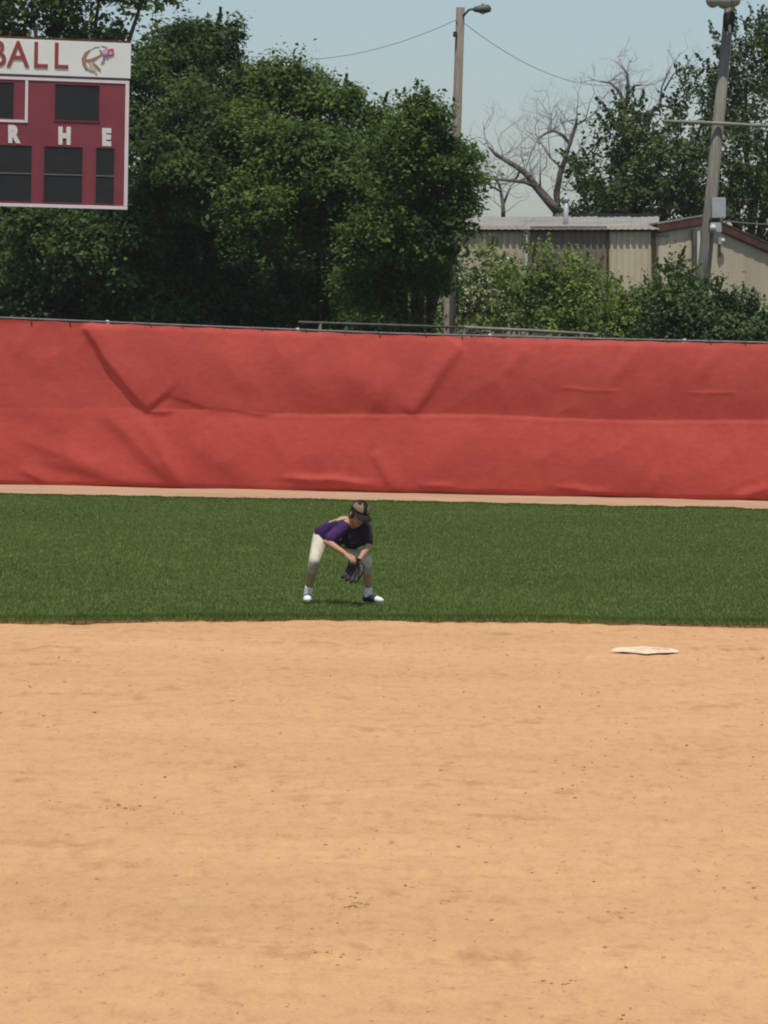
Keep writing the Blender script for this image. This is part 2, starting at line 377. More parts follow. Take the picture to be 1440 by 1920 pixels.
# loose clods and crumbs on the infield
ico = bmesh.new(); bmesh.ops.create_icosphere(ico, subdivisions=1, radius=1.0)
IV = np.array([v.co[:] for v in ico.verts]); IF = np.array([[v.index for v in f.verts] for f in ico.faces]); ico.free()
def dirt_height(x, y):
    ix = np.clip(np.searchsorted(xs, x), 0, len(xs) - 1); iy = np.clip(np.searchsorted(ys, y), 0, len(ys) - 1)
    return dirt_z[iy, ix]
r = np.random.default_rng(31)
pts = []
for k in range(1100):
    y = 11.5 + 26 * r.random() ** 0.9; x = (r.random() * 2 - 1) * (0.0875 * y + 1.0)
    pts.append((x, y, 0.0025 + 0.006 * r.random() ** 2.5))
for (px, py, n, rad) in [(660, 1700, 16, 0.016), (650, 1688, 8, 0.010), (225, 1520, 14, 0.014), (205, 1518, 8, 0.012), (120, 1242, 10, 0.018), (672, 1470, 3, 0.016),
                         (1050, 1845, 12, 0.013), (590, 1790, 10, 0.011), (620, 1795, 6, 0.011), (1390, 1668, 5, 0.011), (830, 1757, 4, 0.012), (1240, 1500, 5, 0.012), (440, 1314, 5, 0.014), (1425, 1233, 3, 0.016), (676, 1668, 3, 0.012), (1055, 1480, 6, 0.012)]:
    g0 = G(px, py)
    for k in range(n): pts.append((g0.x + r.normal() * 0.05, g0.y + r.normal() * 0.07, rad * 0.8 * (0.2 + 0.8 * r.random() ** 1.5)))
pts = np.array(pts); n = len(pts)
sc_ = pts[:, 2][:, None, None] * (0.6 + 0.8 * r.random((n, len(IV), 1))) * np.array([1.25, 1.1, 0.75])
cz = dirt_height(pts[:, 0], pts[:, 1])
ctr = np.stack([pts[:, 0], pts[:, 1], cz + pts[:, 2] * 0.25], 1)
V = (IV[None] * sc_ + ctr[:, None, :]).reshape(-1, 3)
Q = (IF[None] + (np.arange(n) * len(IV))[:, None, None]).reshape(-1, 3)
tag(np_mesh('dirt_clods', V, Q, M['clod']), 'small dark clods and crumbs scattered over the infield dirt', 'dirt clods', kind='stuff')

# ------------------------------------------------------------------ second base
bc = G(1209, 1222)
rt = empty('second_base', (bc.x, bc.y, 0.0)); tag(rt, 'dusty white square base lying on the infield dirt', 'base')
bm = bmesh.new(); bmesh.ops.create_grid(bm, x_segments=18, y_segments=18, size=0.2)
for v in bm.verts:
    q = max(abs(v.co.x), abs(v.co.y)) / 0.2
    v.co.z = 0.026 - 0.026 * max(0, (q - 0.72) / 0.28) ** 2.2 + 0.001 * math.sin(v.co.x * 21) * math.cos(v.co.y * 17)
me = bpy.data.meshes.new('cushion'); bm.to_mesh(me); bm.free(); me.materials.append(M['base'])
for p in me.polygons: p.use_smooth = True
o = bpy.data.objects.new('cushion', me); put(o, rt); o.rotation_euler = (0.0, 0.0, math.radians(45)); o.location = (0, 0, 0.004)
V = []; nseg = 40
for rr, zz in ((0.0, 0.033), (0.03, 0.033), (0.06, 0.031), (0.085, 0.012)):
    for s in range(nseg):
        a = math.tau * s / nseg; q = rr * (1 + 0.3 * math.sin(3 * a + 1) + 0.15 * math.sin(7 * a))
        V.append((0.10 + q * math.cos(a) * 0.9, -0.07 + q * math.sin(a) * 0.8, zz - (0.012 if rr < 0.15 else 0.02) * abs(math.sin(2 * a)) * (rr > 0.1)))
o = np_mesh('dirt_smear', np.array(V), np.array([[i * nseg + s, i * nseg + (s + 1) % nseg, (i + 1) * nseg + (s + 1) % nseg, (i + 1) * nseg + s] for i in range(3) for s in range(nseg)]), M['clay'], smooth=True)
o.parent = rt; o['label'] = 'loose dirt kicked over the front corner of the base'

# ------------------------------------------------------------------ outfield fence with red windscreen
def on_fence(px, py):
    d = ray(px, py); t = 69.05 / (1 + 0.13 * d.x); return d.x * t, H + d.z * t
fence = empty('outfield_fence', (0, 69.05, 0)); tag(fence, 'long outfield fence covered by a wrinkled red vinyl windscreen', 'fence')
def ftop(x): return np.interp(x, [-14, -6.1, -3, 0, 3, 6.1, 14], [2.76, 2.635, 2.56, 2.495, 2.47, 2.45, 2.43])
nu, nv = 900, 170
U, T = np.meshgrid(np.linspace(-11, 11, nu), np.linspace(0, 1, nv))
ZT = ftop(U); ZF = 0.015 + T * (ZT - 0.03)
d = np.zeros_like(U)
zs = 1.24 + 0.02 * np.sin(U * 1.3)
upm = ZF > zs
bl = np.where(upm, np.sin(np.pi * np.clip((ZF - zs) / (ZT - zs), 0, 1)), np.sin(np.pi * np.clip((zs - ZF) / zs, 0, 1)) ** 0.8)
amp = np.interp(U, [-11, -4.2, -2.4, 11], [0.015, 0.02, 0.055, 0.05])
d += bl * amp * (1 + 0.5 * lattice_noise(U, ZF * 0.5, 1.6, 41))
d += 0.004 * np.exp(-((ZF - zs + 0.05) / 0.04) ** 2) * np.interp(U, [-11, -3.2, -2.5, 11], [0, 0, 1, 1])
def fold(ax, ay, bx, by, a, w1, w2, soft=0.25):
    """crease from photo pixel A to B: height a, width w1 on the left of A->B, w2 on the right"""
    global d
    x0, z0 = on_fence(ax, ay); x1, z1 = on_fence(bx, by)
    L = math.hypot(x1 - x0, z1 - z0); tx, tz = (x1 - x0) / L, (z1 - z0) / L
    al = (U - x0) * tx + (ZF - z0) * tz; s = -(U - x0) * tz + (ZF - z0) * tx
    s = s + 0.05 * lattice_noise(U, ZF, 0.4, int(ax + ay))
    env = 1 / (1 + np.exp(-al / (soft * L) * 4)) * 1 / (1 + np.exp((al - L) / (soft * L) * 4))
    d += (0.9 if a > 0.08 else 0.78) * a * env * (0.75 + 0.5 * np.clip(al / L, 0, 1) * (1 - np.clip(al / L, 0, 1)) * 4 * 0.5) * np.where(s > 0, np.exp(-(s / w1) ** 2), np.exp(-(s / w2) ** 2))
fold(158, 612, 278, 766, 0.085, 0.42, 0.075, 0.04)
fold(278, 766, 325, 770, 0.035, 0.16, 0.05)
fold(312, 738, 410, 766, 0.022, 0.25, 0.06)
fold(400, 768, 520, 772, 0.030, 0.20, 0.04)
fold(195, 770, 340, 912, 0.060, 0.30, 0.13)
fold(265, 790, 345, 915, 0.035, 0.14, 0.10)
fold(90, 860, 275, 912, 0.040, 0.20, 0.10)
fold(40, 880, 95, 905, 0.030, 0.12, 0.06)
fold(20, 640, 130, 700, 0.030, 0.35, 0.2)
fold(30, 815, 190, 880, 0.03, 0.22, 0.12)
fold(370, 830, 470, 905, 0.025, 0.25, 0.14)
fold(400, 640, 470, 740, 0.022, 0.3, 0.16)
fold(880, 800, 800, 900, 0.022, 0.2, 0.2)
fold(1250, 800, 1190, 900, 0.02, 0.2, 0.2)
fold(0, 745, 120, 790, 0.030, 0.25, 0.2)
fold(500, 640, 640, 760, 0.030, 0.4, 0.25)
fold(640, 690, 760, 780, 0.030, 0.3, 0.2)
fold(862, 645, 770, 775, 0.060, 0.10, 0.16, 0.06)
fold(735, 690, 700, 770, 0.03, 0.15, 0.15)
fold(702, 850, 745, 920, 0.035, 0.16, 0.08, 0.12)
fold(540, 893, 690, 908, 0.05, 0.07, 0.05)
fold(790, 908, 850, 912, 0.03, 0.06, 0.04)
fold(1050, 728, 1155, 730, 0.009, 0.025, 0.035, 0.04)
fold(1290, 736, 1380, 737, 0.009, 0.025, 0.035, 0.04)
fold(1040, 915, 1140, 924, 0.025, 0.06, 0.05)
fold(1240, 880, 1210, 930, 0.03, 0.12, 0.1)
fold(1380, 935, 1440, 915, 0.04, 0.10, 0.06)
fold(1195, 650, 1150, 710, 0.03, 0.12, 0.10)
fold(985, 650, 950, 700, 0.022, 0.12, 0.10)
fold(1340, 655, 1310, 705, 0.022, 0.12, 0.10)
for vx in (770, 1160, 385):
    x0, _ = on_fence(vx, 850); d += 0.010 * np.exp(-((U - x0) / 0.02) ** 2) * (ZF < zs)
rn = np.abs(lattice_noise(U + 0.4 * ZF, ZF - 0.6 * U, 0.55, 43)); rn2 = np.abs(lattice_noise(U - 0.7 * ZF, ZF + 0.3 * U, 0.30, 44))
d += 0.026 * (0.25 - rn) + 0.004 * (0.25 - rn2) + 0.06 * lattice_noise(U + 0.5 * ZF, ZF, 1.1, 45) + 0.0012 * lattice_noise(U, ZF, 0.09, 46)
hem = np.clip(1 - ZF / 0.10, 0, 1) ** 2; top = np.clip((ZF - ZT + 0.12) / 0.12, 0, 1) ** 2
d = d * (1 - 0.85 * top) - 0.07 * hem * (0.6 + lattice_noise(U, U * 0, 0.9, 47) * 1.6)
ZF2 = ZF + (1 - T) * 0.02 * lattice_noise(U, U * 0, 0.5, 48) - T * 0.012 * np.abs(np.sin((U + 0.3) * math.pi / 0.62))
YF = fence_y(U) - 0.035 - d
o = np_mesh('windscreen', np.stack([U.ravel(), YF.ravel(), ZF2.ravel()], 1), grid_faces(nu, nv), M['red'], fence, smooth=True)
xr = np.linspace(-11, 11, 90)
tube('top_rail', [(x, fence_y(x), float(ftop(x)) + 0.002) for x in xr], 0.016, M['rail'], fence)
tube('middle_rail', [(x, fence_y(x) + 0.02, 1.24) for x in (-11, 0, 11)], 0.02, M['galv'], fence)
for k in range(8):
    x = -10.4 + k * 3.0
    tube('post', [(x, fence_y(x) + 0.05, -0.1), (x, fence_y(x) + 0.05, float(ftop(x)) + 0.03)], 0.03, M['galv'], fence, 10)
for k in range(35):
    x = -10.6 + k * 0.62 + random.uniform(-0.08, 0.08); z = float(ftop(x)); y = fence_y(x)
    tube('tie', [(x, y - 0.03, z + 0.01), (x + 0.02, y - 0.055, z - 0.03), (x + 0.03, y - 0.04, z - 0.075 - 0.05 * random.random())], 0.007, M['tie'], fence, 5)
x0, z0 = on_fence(988, 636); x1, z1 = on_fence(1062, 638)
slab('cap_board', [(x0, fence_y(x0) + 0.045, z0 - 0.05), (x1, fence_y(x1) + 0.045, z1 - 0.05), (x1, fence_y(x1) + 0.045, z1 + 0.04), (x0, fence_y(x0) + 0.045, z0 + 0.045)], (0, 0.03, 0), M['board'], fence, 0.004)['label'] = 'short pale weathered board behind the top rail'

# pipe rail fence behind it
rf = empty('pipe_rail_fence', P(900, 640, 76) * 1.0); rf.location.z = 0; tag(rf, 'thin pale pipe rail fence just showing above the red windscreen', 'fence')
ra, rb = P(560, 604, 75), P(872, 614, 76.5)
tube('dark_rail', [ra, rb], 0.022, M['dark_rail'], rf); tube('rail', [rb, P(1000, 620, 77.5), P(1210, 633, 79)], 0.028, M['pale_pipe'], rf)  # same rail: left run coloured dark as painted shade, right run pale as if lit
tube('lower_rail', [P(850, 624, 76.4), P(1250, 642, 79.2)], 0.02, M['dark_rail'], rf)
for px, py, D in ((600, 606, 75.2), (870, 614, 76.5), (1090, 625.5, 78.1), (1205, 632.6, 78.95)):
    p = P(px, py, D); tube('post', [(p.x, p.y, -0.1), p], 0.03, M['dark_rail'], rf)

# ------------------------------------------------------------------ scoreboard
SBD = 74.0; YAW = math.radians(20)
sb0 = P(239, 392, SBD)
kx = SBD / F
su = Vector((math.cos(YAW), math.sin(YAW), 0)); sn = Vector((math.sin(YAW), -math.cos(YAW), 0))
def sbp(px, py, off=0.0):              # board coordinates: photo pixels straightened on the right edge
    return sb0 + su * ((px - 239) * kx / math.cos(YAW)) + Vector((0, 0, (392 - py) * kx)) + sn * off
def sbox(name, x0, y0, x1, y1, off0, off1, mat, parent=None, bev=0.004):
    return slab(name, [sbp(x0, y1, off0), sbp(x1, y1, off0), sbp(x1, y0, off0), sbp(x0, y0, off0)], sn * (off1 - off0), mat, parent, bev)
XL = -330
sb = empty('scoreboard', (sb0.x - 3.0, sb0.y - 1.0, 0)); tag(sb, 'maroon and white scoreboard on posts above the red fence at left', 'scoreboard')
cab = sbox('cabinet', XL, 150, 236, 392, -0.22, 0.0, M['sb_maroon'], sb)
sbox('header_panel', XL, 83, 240, 148.5, -0.16, 0.03, M['sb_white'], sb)
sbox('top_cap', XL, 78.5, 240, 82.7, -0.18, 0.02, M['sb_cap'], sb)
sbox('header_channel', XL, 148.8, 240, 152.2, -0.16, 0.012, M['sb_grey'], sb)
def strip(x0, y0, x1, y1): sbox('border_strip', x0, y0, x1, y1, 0.002, 0.014, M['sb_line'], sb, 0.002)
strip(XL, 152.6, 238.5, 158.5); strip(231.8, 158.9, 238.5, 386.5); strip(XL, 386.9, 238.5, 393.2)
strip(50, 158.9, 55, 237.5); strip(-190, 232.5, 49.6, 237.5)
def display(x0, y0, x1, y1, div=None):
    fr = 2.0
    d0 = sbox('display', x0, y0, x1, y1, -0.10, 0.004, M['sb_dark'], sb, 0.002)
    for q in ((x0 - fr, y0 - fr, x1 + fr, y0 - 0.2), (x0 - fr, y1 + 0.2, x1 + fr, y1 + fr), (x0 - fr, y0, x0 - 0.2, y1), (x1 + 0.2, y0, x1 + fr, y1)):
        sbox('bezel', *q, 0.001, 0.016, M['sb_maroon'], d0, 0.0)
    if div: sbox('divider', x0, div - 0.9, x1, div + 0.9, 0.005, 0.016, M['sb_grey'], d0, 0.0)
display(104, 164, 184, 230); display(-60, 164, 29, 230); display(-170, 164, -80, 230)
display(180, 280, 213, 383, 331.5); display(86, 280, 155, 383, 331.5); display(-8, 280, 63, 383, 331.5)
for xx in (-80, -150, -220, -290): display(xx, 280, xx + 50, 383, 331.5)
def letters(txt, specs, mat, size_px, bold, off, sx=1.0):
    for ch, (cx, base) in zip(txt, specs):
        cu = bpy.data.curves.new('letter', 'FONT'); cu.body = ch; cu.align_x = 'CENTER'
        cu.size = size_px * kx / 0.70; cu.extrude = 0.006; cu.offset = bold
        t = bpy.data.objects.new('letter', cu); COL.objects.link(t)
        bpy.context.view_layer.update()
        me = bpy.data.meshes.new_from_object(t.evaluated_get(bpy.context.evaluated_depsgraph_get()))
        bpy.data.objects.remove(t)
        me.materials.clear(); me.materials.append(mat)
        o = bpy.data.objects.new('letter', me); put(o, sb)
        mat4 = Matrix((su * sx, Vector((0, 0, 1)), -sn * -1)).transposed().to_4x4()
        o.matrix_parent_inverse = parent_matrix(sb).inverted()
        p = sbp(cx, base, off)
        o.matrix_basis = Matrix.Translation(p) @ mat4
letters('BALL', [(-2, 134.5), (35.5, 134.5), (75, 134.5), (112, 134.5)], M['sb_letter'], 48, 0.004, 0.038, 0.92)
letters('RHE', [(29.5, 273), (122, 273), (198, 273)], M['sb_char'], 28.5, 0.026, 0.010, 0.80)
em = empty('emblem', sbp(180, 115, 0.03)); em.parent = sb; em.matrix_parent_inverse = parent_matrix(sb).inverted()
def ez(zx, zy): return (130 + zx / 12.0, 72.2 + zy / 12.0)          # from an enlargement of the header
def stroke(pts, widths, mat, off):
    pts = [Vector(ez(*p)) for p in pts]; L, R = [], []
    for i, p in enumerate(pts):
        t = (pts[min(i + 1, len(pts) - 1)] - pts[max(i - 1, 0)]).normalized(); n = Vector((-t.y, t.x))
        L.append(p + n * widths[i] / 12); R.append(p - n * widths[i] / 12)
    slab('emblem_stroke', [sbp(q.x, q.y, 0.031) for q in L + R[::-1]], sn * off, mat, em)
stroke([(430, 310), (340, 400), (285, 530), (310, 650), (375, 760)], [14, 42, 45, 42, 40], M['em_brown'], 0.004)
stroke([(330, 540), (440, 570), (540, 500), (660, 420)], [14, 60, 30, 16], M['em_brown'], 0.007)
stroke([(430, 600), (500, 700), (580, 850)], [30, 34, 16], M['em_tan'], 0.010)
stroke([(500, 620), (580, 680), (660, 760)], [26, 24, 12], M['em_brown'], 0.013)
stroke([(350, 690), (430, 740), (530, 760)], [26, 24, 20], M['em_tan'], 0.016)
stroke([(660, 410), (680, 340), (640, 300)], [24, 24, 10], M['em_grey'], 0.010)
stroke([(670, 215), (740, 235), (810, 260)], [10, 18, 16], M['em_grey'], 0.005)
stroke([(690, 370), (750, 340), (800, 330)], [40, 62, 50], M['em_pink'], 0.016)
stroke([(700, 440), (770, 425), (830, 440)], [20, 26, 30], M['em_purple'], 0.019)
stroke([(810, 350), (870, 350), (945, 340)], [62, 84, 76], M['em_red'], 0.010)
stroke([(840, 390), (870, 370), (900, 380)], [22, 34, 18], M['em_pink'], 0.022)
stroke([(740, 500), (715, 570), (680, 630)], [20, 36, 16], M['em_grey'], 0.005)
stroke([(450, 300), (530, 245), (640, 235)], [4, 5, 4], M['em_grey'], 0.007)
for px in (-1, -230):
    p = sbp(px, 392, -0.12); tube('post', [(p.x, p.y, -0.2), (p.x, p.y, p.z + 0.2)], 0.085, M['sb_post'], sb, 12)

# ------------------------------------------------------------------ foliage
def leaf_cloud(name, lobes, nclump, nleaf, leaf, mat, parent, seed, spike=0.5, clump=0.38, up=0.6, low=-0.55, fill=0.25, aspect=0.6, sub=0, shoots=0, shoot_len=0.6):
    """leaves in clumps over the surface (and some inside) of a set of ellipsoid lobes: (centre, (rx, ry, rz))"""
    r = np.random.default_rng(seed); V = []; main = lobes
    if sub:
        sl_ = []
        for c, rad in lobes:
            c = np.array(c); rad = np.array(rad)
            for _ in range(sub):
                dr = r.normal(size=3); dr /= np.linalg.norm(dr)
                if dr[1] > 0.35: dr[1] = -dr[1]
                q = r.uniform(0.30, 0.50)
                sl_.append((c + dr * rad * (1.02 - q * 0.75), rad * q * np.array([1.1, 1.0, 0.8])))
            sl_.append((c, rad * 0.72))
        lobes = sl_
    area = np.array([(l[1][0] * l[1][2] + l[1][1] * l[1][2] + l[1][0] * l[1][1]) for l in lobes]); area = area / area.sum()
    for (c, rad), w in zip(lobes, area):
        n = max(6, int(nclump * w)); c = np.array(c); rad = np.array(rad)
        dr = r.normal(size=(n * 3, 3)); dr /= np.linalg.norm(dr, axis=1)[:, None]; dr = dr[dr[:, 2] > low][:n]; n = len(dr)
        rr = np.where(r.random(n) < fill, 0.25 + 0.5 * r.random(n), 0.78 + 0.24 * r.random(n))
        cc = c + dr * rr[:, None] * rad
        nd = dr / rad; nd /= np.linalg.norm(nd, axis=1)[:, None]
        cs = clump * (0.45 + 0.95 * r.random(n) ** 1.4)
        tw = nd * 0.8 + np.array([0, 0, 0.55]) + r.normal(size=(n, 3)) * 0.45; tw /= np.linalg.norm(tw, axis=1)[:, None]
        sp = r.random(n) ** 2 * spike * 2
        k = nleaf
        off = r.normal(size=(n, k, 3)) * 0.5 * cs[:, None, None] * np.array([1, 1, 0.72])
        along = r.random((n, k)) ** 1.3
        off = off * (1 - 0.72 * along * np.minimum(sp, 1)[:, None])[..., None] + tw[:, None, :] * (along * sp[:, None] * 1.5)[..., None] * cs[:, None, None] * 1.6
        pos = (cc[:, None, :] + off).reshape(-1, 3); m_ = len(pos)
        nn = np.repeat(nd, k, 0) * 0.45 + np.array([0, 0, up]) + r.normal(size=(m_, 3)) * 0.55
        nn /= np.linalg.norm(nn, axis=1)[:, None]
        a = np.cross(nn, r.normal(size=(m_, 3))); a /= np.linalg.norm(a, axis=1)[:, None] + 1e-9
        b = np.cross(nn, a)
        L = (leaf * (0.42 + 1.0 * r.random(m_) ** 1.6))[:, None]
        V.append(np.stack([pos - a * L * 0.5, pos - b * L * aspect * 0.5 + nn * L * 0.10, pos + a * L * 0.5 - nn * L * 0.06, pos + b * L * aspect * 0.5 + nn * L * 0.10], 1).reshape(-1, 3))
    if shoots:
        for c, rad in main:
            n = int(shoots / len(main)) + 1; c = np.array(c); rad = np.array(rad); k = 46
            dr = r.normal(size=(n * 4, 3)); dr /= np.linalg.norm(dr, axis=1)[:, None]; dr = dr[dr[:, 2] > -0.1][:n]; n = len(dr)
            st = c + dr * rad * 0.9; tw = dr * 0.75 + np.array([0, 0, 0.75]) + r.normal(size=(n, 3)) * 0.22; tw /= np.linalg.norm(tw, axis=1)[:, None]
            Ls = shoot_len * (0.5 + 0.8 * r.random(n)); al = r.random((n, k))
            pos = (st[:, None, :] + tw[:, None, :] * (al * Ls[:, None])[..., None] + r.normal(size=(n, k, 3)) * (shoot_len * 0.085 * (1.15 - al))[..., None]).reshape(-1, 3); m_ = len(pos)
            nn = r.normal(size=(m_, 3)) + np.array([0, -0.3, 0.5]); nn /= np.linalg.norm(nn, axis=1)[:, None]
            a = np.repeat(tw, k, 0) * 0.8 + r.normal(size=(m_, 3)) * 0.5; a -= nn * (a * nn).sum(1)[:, None]; a /= np.linalg.norm(a, axis=1)[:, None] + 1e-9
            b = np.cross(nn, a); L = (leaf * (0.6 + 0.6 * r.random(m_)))[:, None]
            V.append(np.stack([pos - a * L * 0.5, pos - b * L * aspect * 0.5 + nn * L * 0.1, pos + a * L * 0.5, pos + b * L * aspect * 0.5 + nn * L * 0.1], 1).reshape(-1, 3))
    V = np.concatenate(V); V[:, 2] = np.maximum(V[:, 2], 0.0)
    return np_mesh(name, V, np.arange(len(V)).reshape(-1, 4), mat, parent)
def lobe(px, py, rx, rz, D, ry=None):
    c = P(px, py, D); k = D / F
    return (tuple(c), (rx * k, (ry if ry else rx * k), rz * k))
def branch_set(parent, base, targets, r0, mat, seed=0):
    """trunk from the ground, then a limb to each lobe centre"""
    rnd = random.Random(seed); base = Vector(base)
    mid = sum((Vector(t) for t in targets), Vector()) / len(targets)
    fork = Vector((base.x * 0.75 + mid.x * 0.25, base.y * 0.8 + mid.y * 0.2, max(1.2, mid.z * 0.42)))
    tube('trunk', [base + Vector((0, 0, -0.2)), base.lerp(fork, 0.5) + Vector((rnd.uniform(-.1, .1), rnd.uniform(-.1, .1), 0)), fork], [r0 * 1.25, r0, r0 * 0.85], mat, parent, 10)
    for t in targets:
        t = Vector(t); q1 = fork.lerp(t, 0.4) + Vector((rnd.uniform(-.2, .2), rnd.uniform(-.2, .2), 0.15)); q2 = fork.lerp(t, 0.75) + Vector((rnd.uniform(-.15, .15), rnd.uniform(-.15, .15), 0.1))
        tube('limb', [fork - Vector((0, 0, 0.1)), q1, q2, t + (t - q2) * 0.3], [r0 * 0.62, r0 * 0.42, r0 * 0.25, r0 * 0.08], mat, parent, 7)
def tree(name, label, lobes, nclump, nleaf, leaf, mat, seed, r0=0.18, trunk_back=0.2, group=None, cat='tree', **kw):
    cx = sum(l[0][0] for l in lobes) / len(lobes); cy = sum(l[0][1] for l in lobes) / len(lobes)
    t = empty(name, (cx, cy, 0)); tag(t, label, cat, group)
    branch_set(t, (cx, cy + trunk_back, 0), [l[0] for l in lobes if l[0][2] > 2.2] or [lobes[0][0]], r0, M['bark'], seed)
    leaf_cloud('crown', lobes, nclump, nleaf, leaf, mat, t, seed, **kw)
    return t
grp = 'dense trees behind the red fence'
tree('broadleaf_tree', 'tall dense green tree just right of the scoreboard', [lobe(330, 125, 75, 75, 90), lobe(400, 110, 62, 72, 91), lobe(270, 230, 95, 110, 88), lobe(390, 260, 100, 110, 87.5), lobe(300, 400, 90, 100, 87.5), lobe(460, 180, 60, 70, 90), lobe(350, 330, 90, 100, 86.5), lobe(330, 440, 120, 90, 91)],
     1650, 56, 0.11, M['leaf_b'], 101, 0.2, 4.2, grp, spike=0.4, clump=0.30, sub=10, low=-0.35, up=0.8, shoots=36, shoot_len=0.32)
tree('broadleaf_tree', 'widest and brightest green tree in the middle of the dense trees', [lobe(540, 180, 80, 72, 89), lobe(620, 215, 75, 68, 88.5), lobe(690, 265, 70, 75, 88), lobe(520, 290, 100, 100, 86.5), lobe(620, 330, 105, 95, 86), lobe(480, 395, 75, 75, 85.5), lobe(700, 370, 95, 85, 86), lobe(600, 420, 85, 60, 86.5), lobe(520, 470, 110, 80, 91), lobe(640, 480, 110, 80, 91)],
     2100, 56, 0.11, M['leaf_a'], 102, 0.22, 4.2, grp, spike=0.35, clump=0.30, sub=10, low=-0.35, up=0.8, shoots=36, shoot_len=0.32)
tree('broadleaf_tree', 'smaller green tree beside the pole with the street lamp', [lobe(795, 245, 55, 62, 81.8), lobe(770, 320, 85, 80, 82), lobe(835, 330, 66, 70, 82), lobe(848, 400, 52, 52, 82), lobe(770, 430, 84, 65, 82), lobe(715, 480, 78, 66, 83), lobe(805, 478, 48, 45, 82.5), lobe(700, 545, 60, 55, 84), lobe(765, 535, 62, 48, 83.6), lobe(812, 525, 26, 30, 83.4)],
     1350, 54, 0.10, M['leaf_a'], 103, 0.16, 4.2, grp, spike=0.4, clump=0.28, sub=10, low=-0.35, up=0.8, shoots=36, shoot_len=0.32)
tree('broadleaf_tree', 'dark shaded tree under and behind the scoreboard', [lobe(60, 300, 110, 150, 90), lobe(180, 260, 100, 150, 91), lobe(120, 470, 120, 110, 88.5), lobe(-60, 420, 110, 150, 90), lobe(230, 500, 90, 100, 88)],
     900, 50, 0.12, M['leaf_b'], 104, 0.2, 4.2, grp, spike=0.3, clump=0.34, sub=7)
tree('tall_tree', 'taller far tree with sky gaps rising above the scoreboard', [lobe(60, 10, 110, 75, 101), lobe(190, -30, 90, 60, 101), lobe(270, -10, 55, 35, 100), lobe(-40, 60, 90, 90, 101), lobe(130, 75, 70, 30, 102), lobe(230, 85, 60, 22, 101)],
     170, 60, 0.18, M['leaf_c'], 105, 0.25, 0.2, spike=0.7, clump=0.5, fill=0.1)
tree('shrub', 'leafy shrub with light leaves in the dark gap below the tallest dense tree', [lobe(310, 545, 60, 95, 87.8), lobe(322, 615, 60, 95, 87.8)], 300, 54, 0.12, M['leaf_b'], 122, 0.05, 0.2, None, 'shrub', spike=0.35, low=-0.95, fill=0.45)
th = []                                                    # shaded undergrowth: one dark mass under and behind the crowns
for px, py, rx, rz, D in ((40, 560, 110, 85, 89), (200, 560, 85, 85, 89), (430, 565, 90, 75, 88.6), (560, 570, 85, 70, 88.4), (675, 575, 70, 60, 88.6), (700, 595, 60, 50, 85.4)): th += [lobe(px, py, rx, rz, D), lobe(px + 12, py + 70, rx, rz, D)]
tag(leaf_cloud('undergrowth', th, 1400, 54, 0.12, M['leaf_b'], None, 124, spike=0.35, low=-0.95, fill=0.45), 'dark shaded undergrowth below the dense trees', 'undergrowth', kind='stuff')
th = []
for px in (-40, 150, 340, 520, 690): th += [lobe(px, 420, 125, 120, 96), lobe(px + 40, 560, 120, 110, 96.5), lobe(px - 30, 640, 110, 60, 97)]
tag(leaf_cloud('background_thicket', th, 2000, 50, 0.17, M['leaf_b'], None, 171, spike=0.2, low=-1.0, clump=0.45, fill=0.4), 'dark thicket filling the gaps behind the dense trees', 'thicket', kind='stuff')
# right-hand dark trees with upright shoots
g2 = 'dark trees beyond the sheds'
tree('dark_tree', 'dark green tree with upright shoots behind the long shed', [lobe(1195, 270, 62, 62, 112), lobe(1145, 330, 58, 55, 112), lobe(1255, 340, 80, 70, 111), lobe(1180, 385, 85, 45, 111), lobe(1150, 425, 80, 50, 112), lobe(1260, 420, 90, 60, 112)],
     260, 64, 0.13, M['leaf_d'], 131, 0.22, 0.2, g2, spike=0.6, clump=0.42, up=0.4, shoots=110, shoot_len=0.75)
tree('dark_tree', 'taller dark tree with upright shoots at the right edge', [lobe(1400, 150, 66, 72, 115), lobe(1330, 220, 62, 70, 115), lobe(1440, 250, 90, 90, 114), lobe(1370, 330, 90, 80, 113), lobe(1460, 130, 60, 80, 116), lobe(1460, 380, 80, 60, 113), lobe(1390, 420, 100, 60, 114)],
     280, 64, 0.13, M['leaf_d'], 132, 0.25, 0.2, g2, spike=0.6, clump=0.40, up=0.4, fill=0.12, shoots=150, shoot_len=0.85)
tube('bare_trunk', [P(1196, 410, 109.5), P(1198, 350, 109.5), P(1196, 250, 109.5)], [0.10, 0.09, 0.05], M['dead']).hide_render = True
bpy.data.objects.remove(bpy.data.objects['bare_trunk'])

# bushes in front of the sheds
g3 = 'bushes between the red fence and the sheds'
bush = [(912, 530, 58, 75, 86.5, 'leaf_y', 'pale yellow green flowering bush right of the street lamp pole'),
        (1010, 535, 75, 78, 82.5, 'leaf_g', 'tall mid green bush covering the left of the long shed'),
        (1100, 560, 62, 72, 82, 'leaf_g', 'rounded green bush in front of the brown shed panels'),
        (1190, 592, 58, 56, 78.5, 'leaf_g', 'low green bush below the beige ribbed shed panel'),
        (1262, 568, 46, 62, 76.8, 'leaf_h', 'bush with an upright tip left of the leaning floodlight pole'),
        (1322, 590, 50, 62, 76.6, 'leaf_h', 'dark green bush at the foot of the leaning floodlight pole'),
        (1385, 605, 42, 55, 76.8, 'leaf_h', 'dark green bush right of the leaning floodlight pole'),
        (1440, 625, 26, 26, 79.5, 'leaf_y', 'small pale bush at the right edge above the fence'),
        (775, 600, 58, 50, 85.0, 'leaf_g', 'low green bush left of the street lamp pole')]
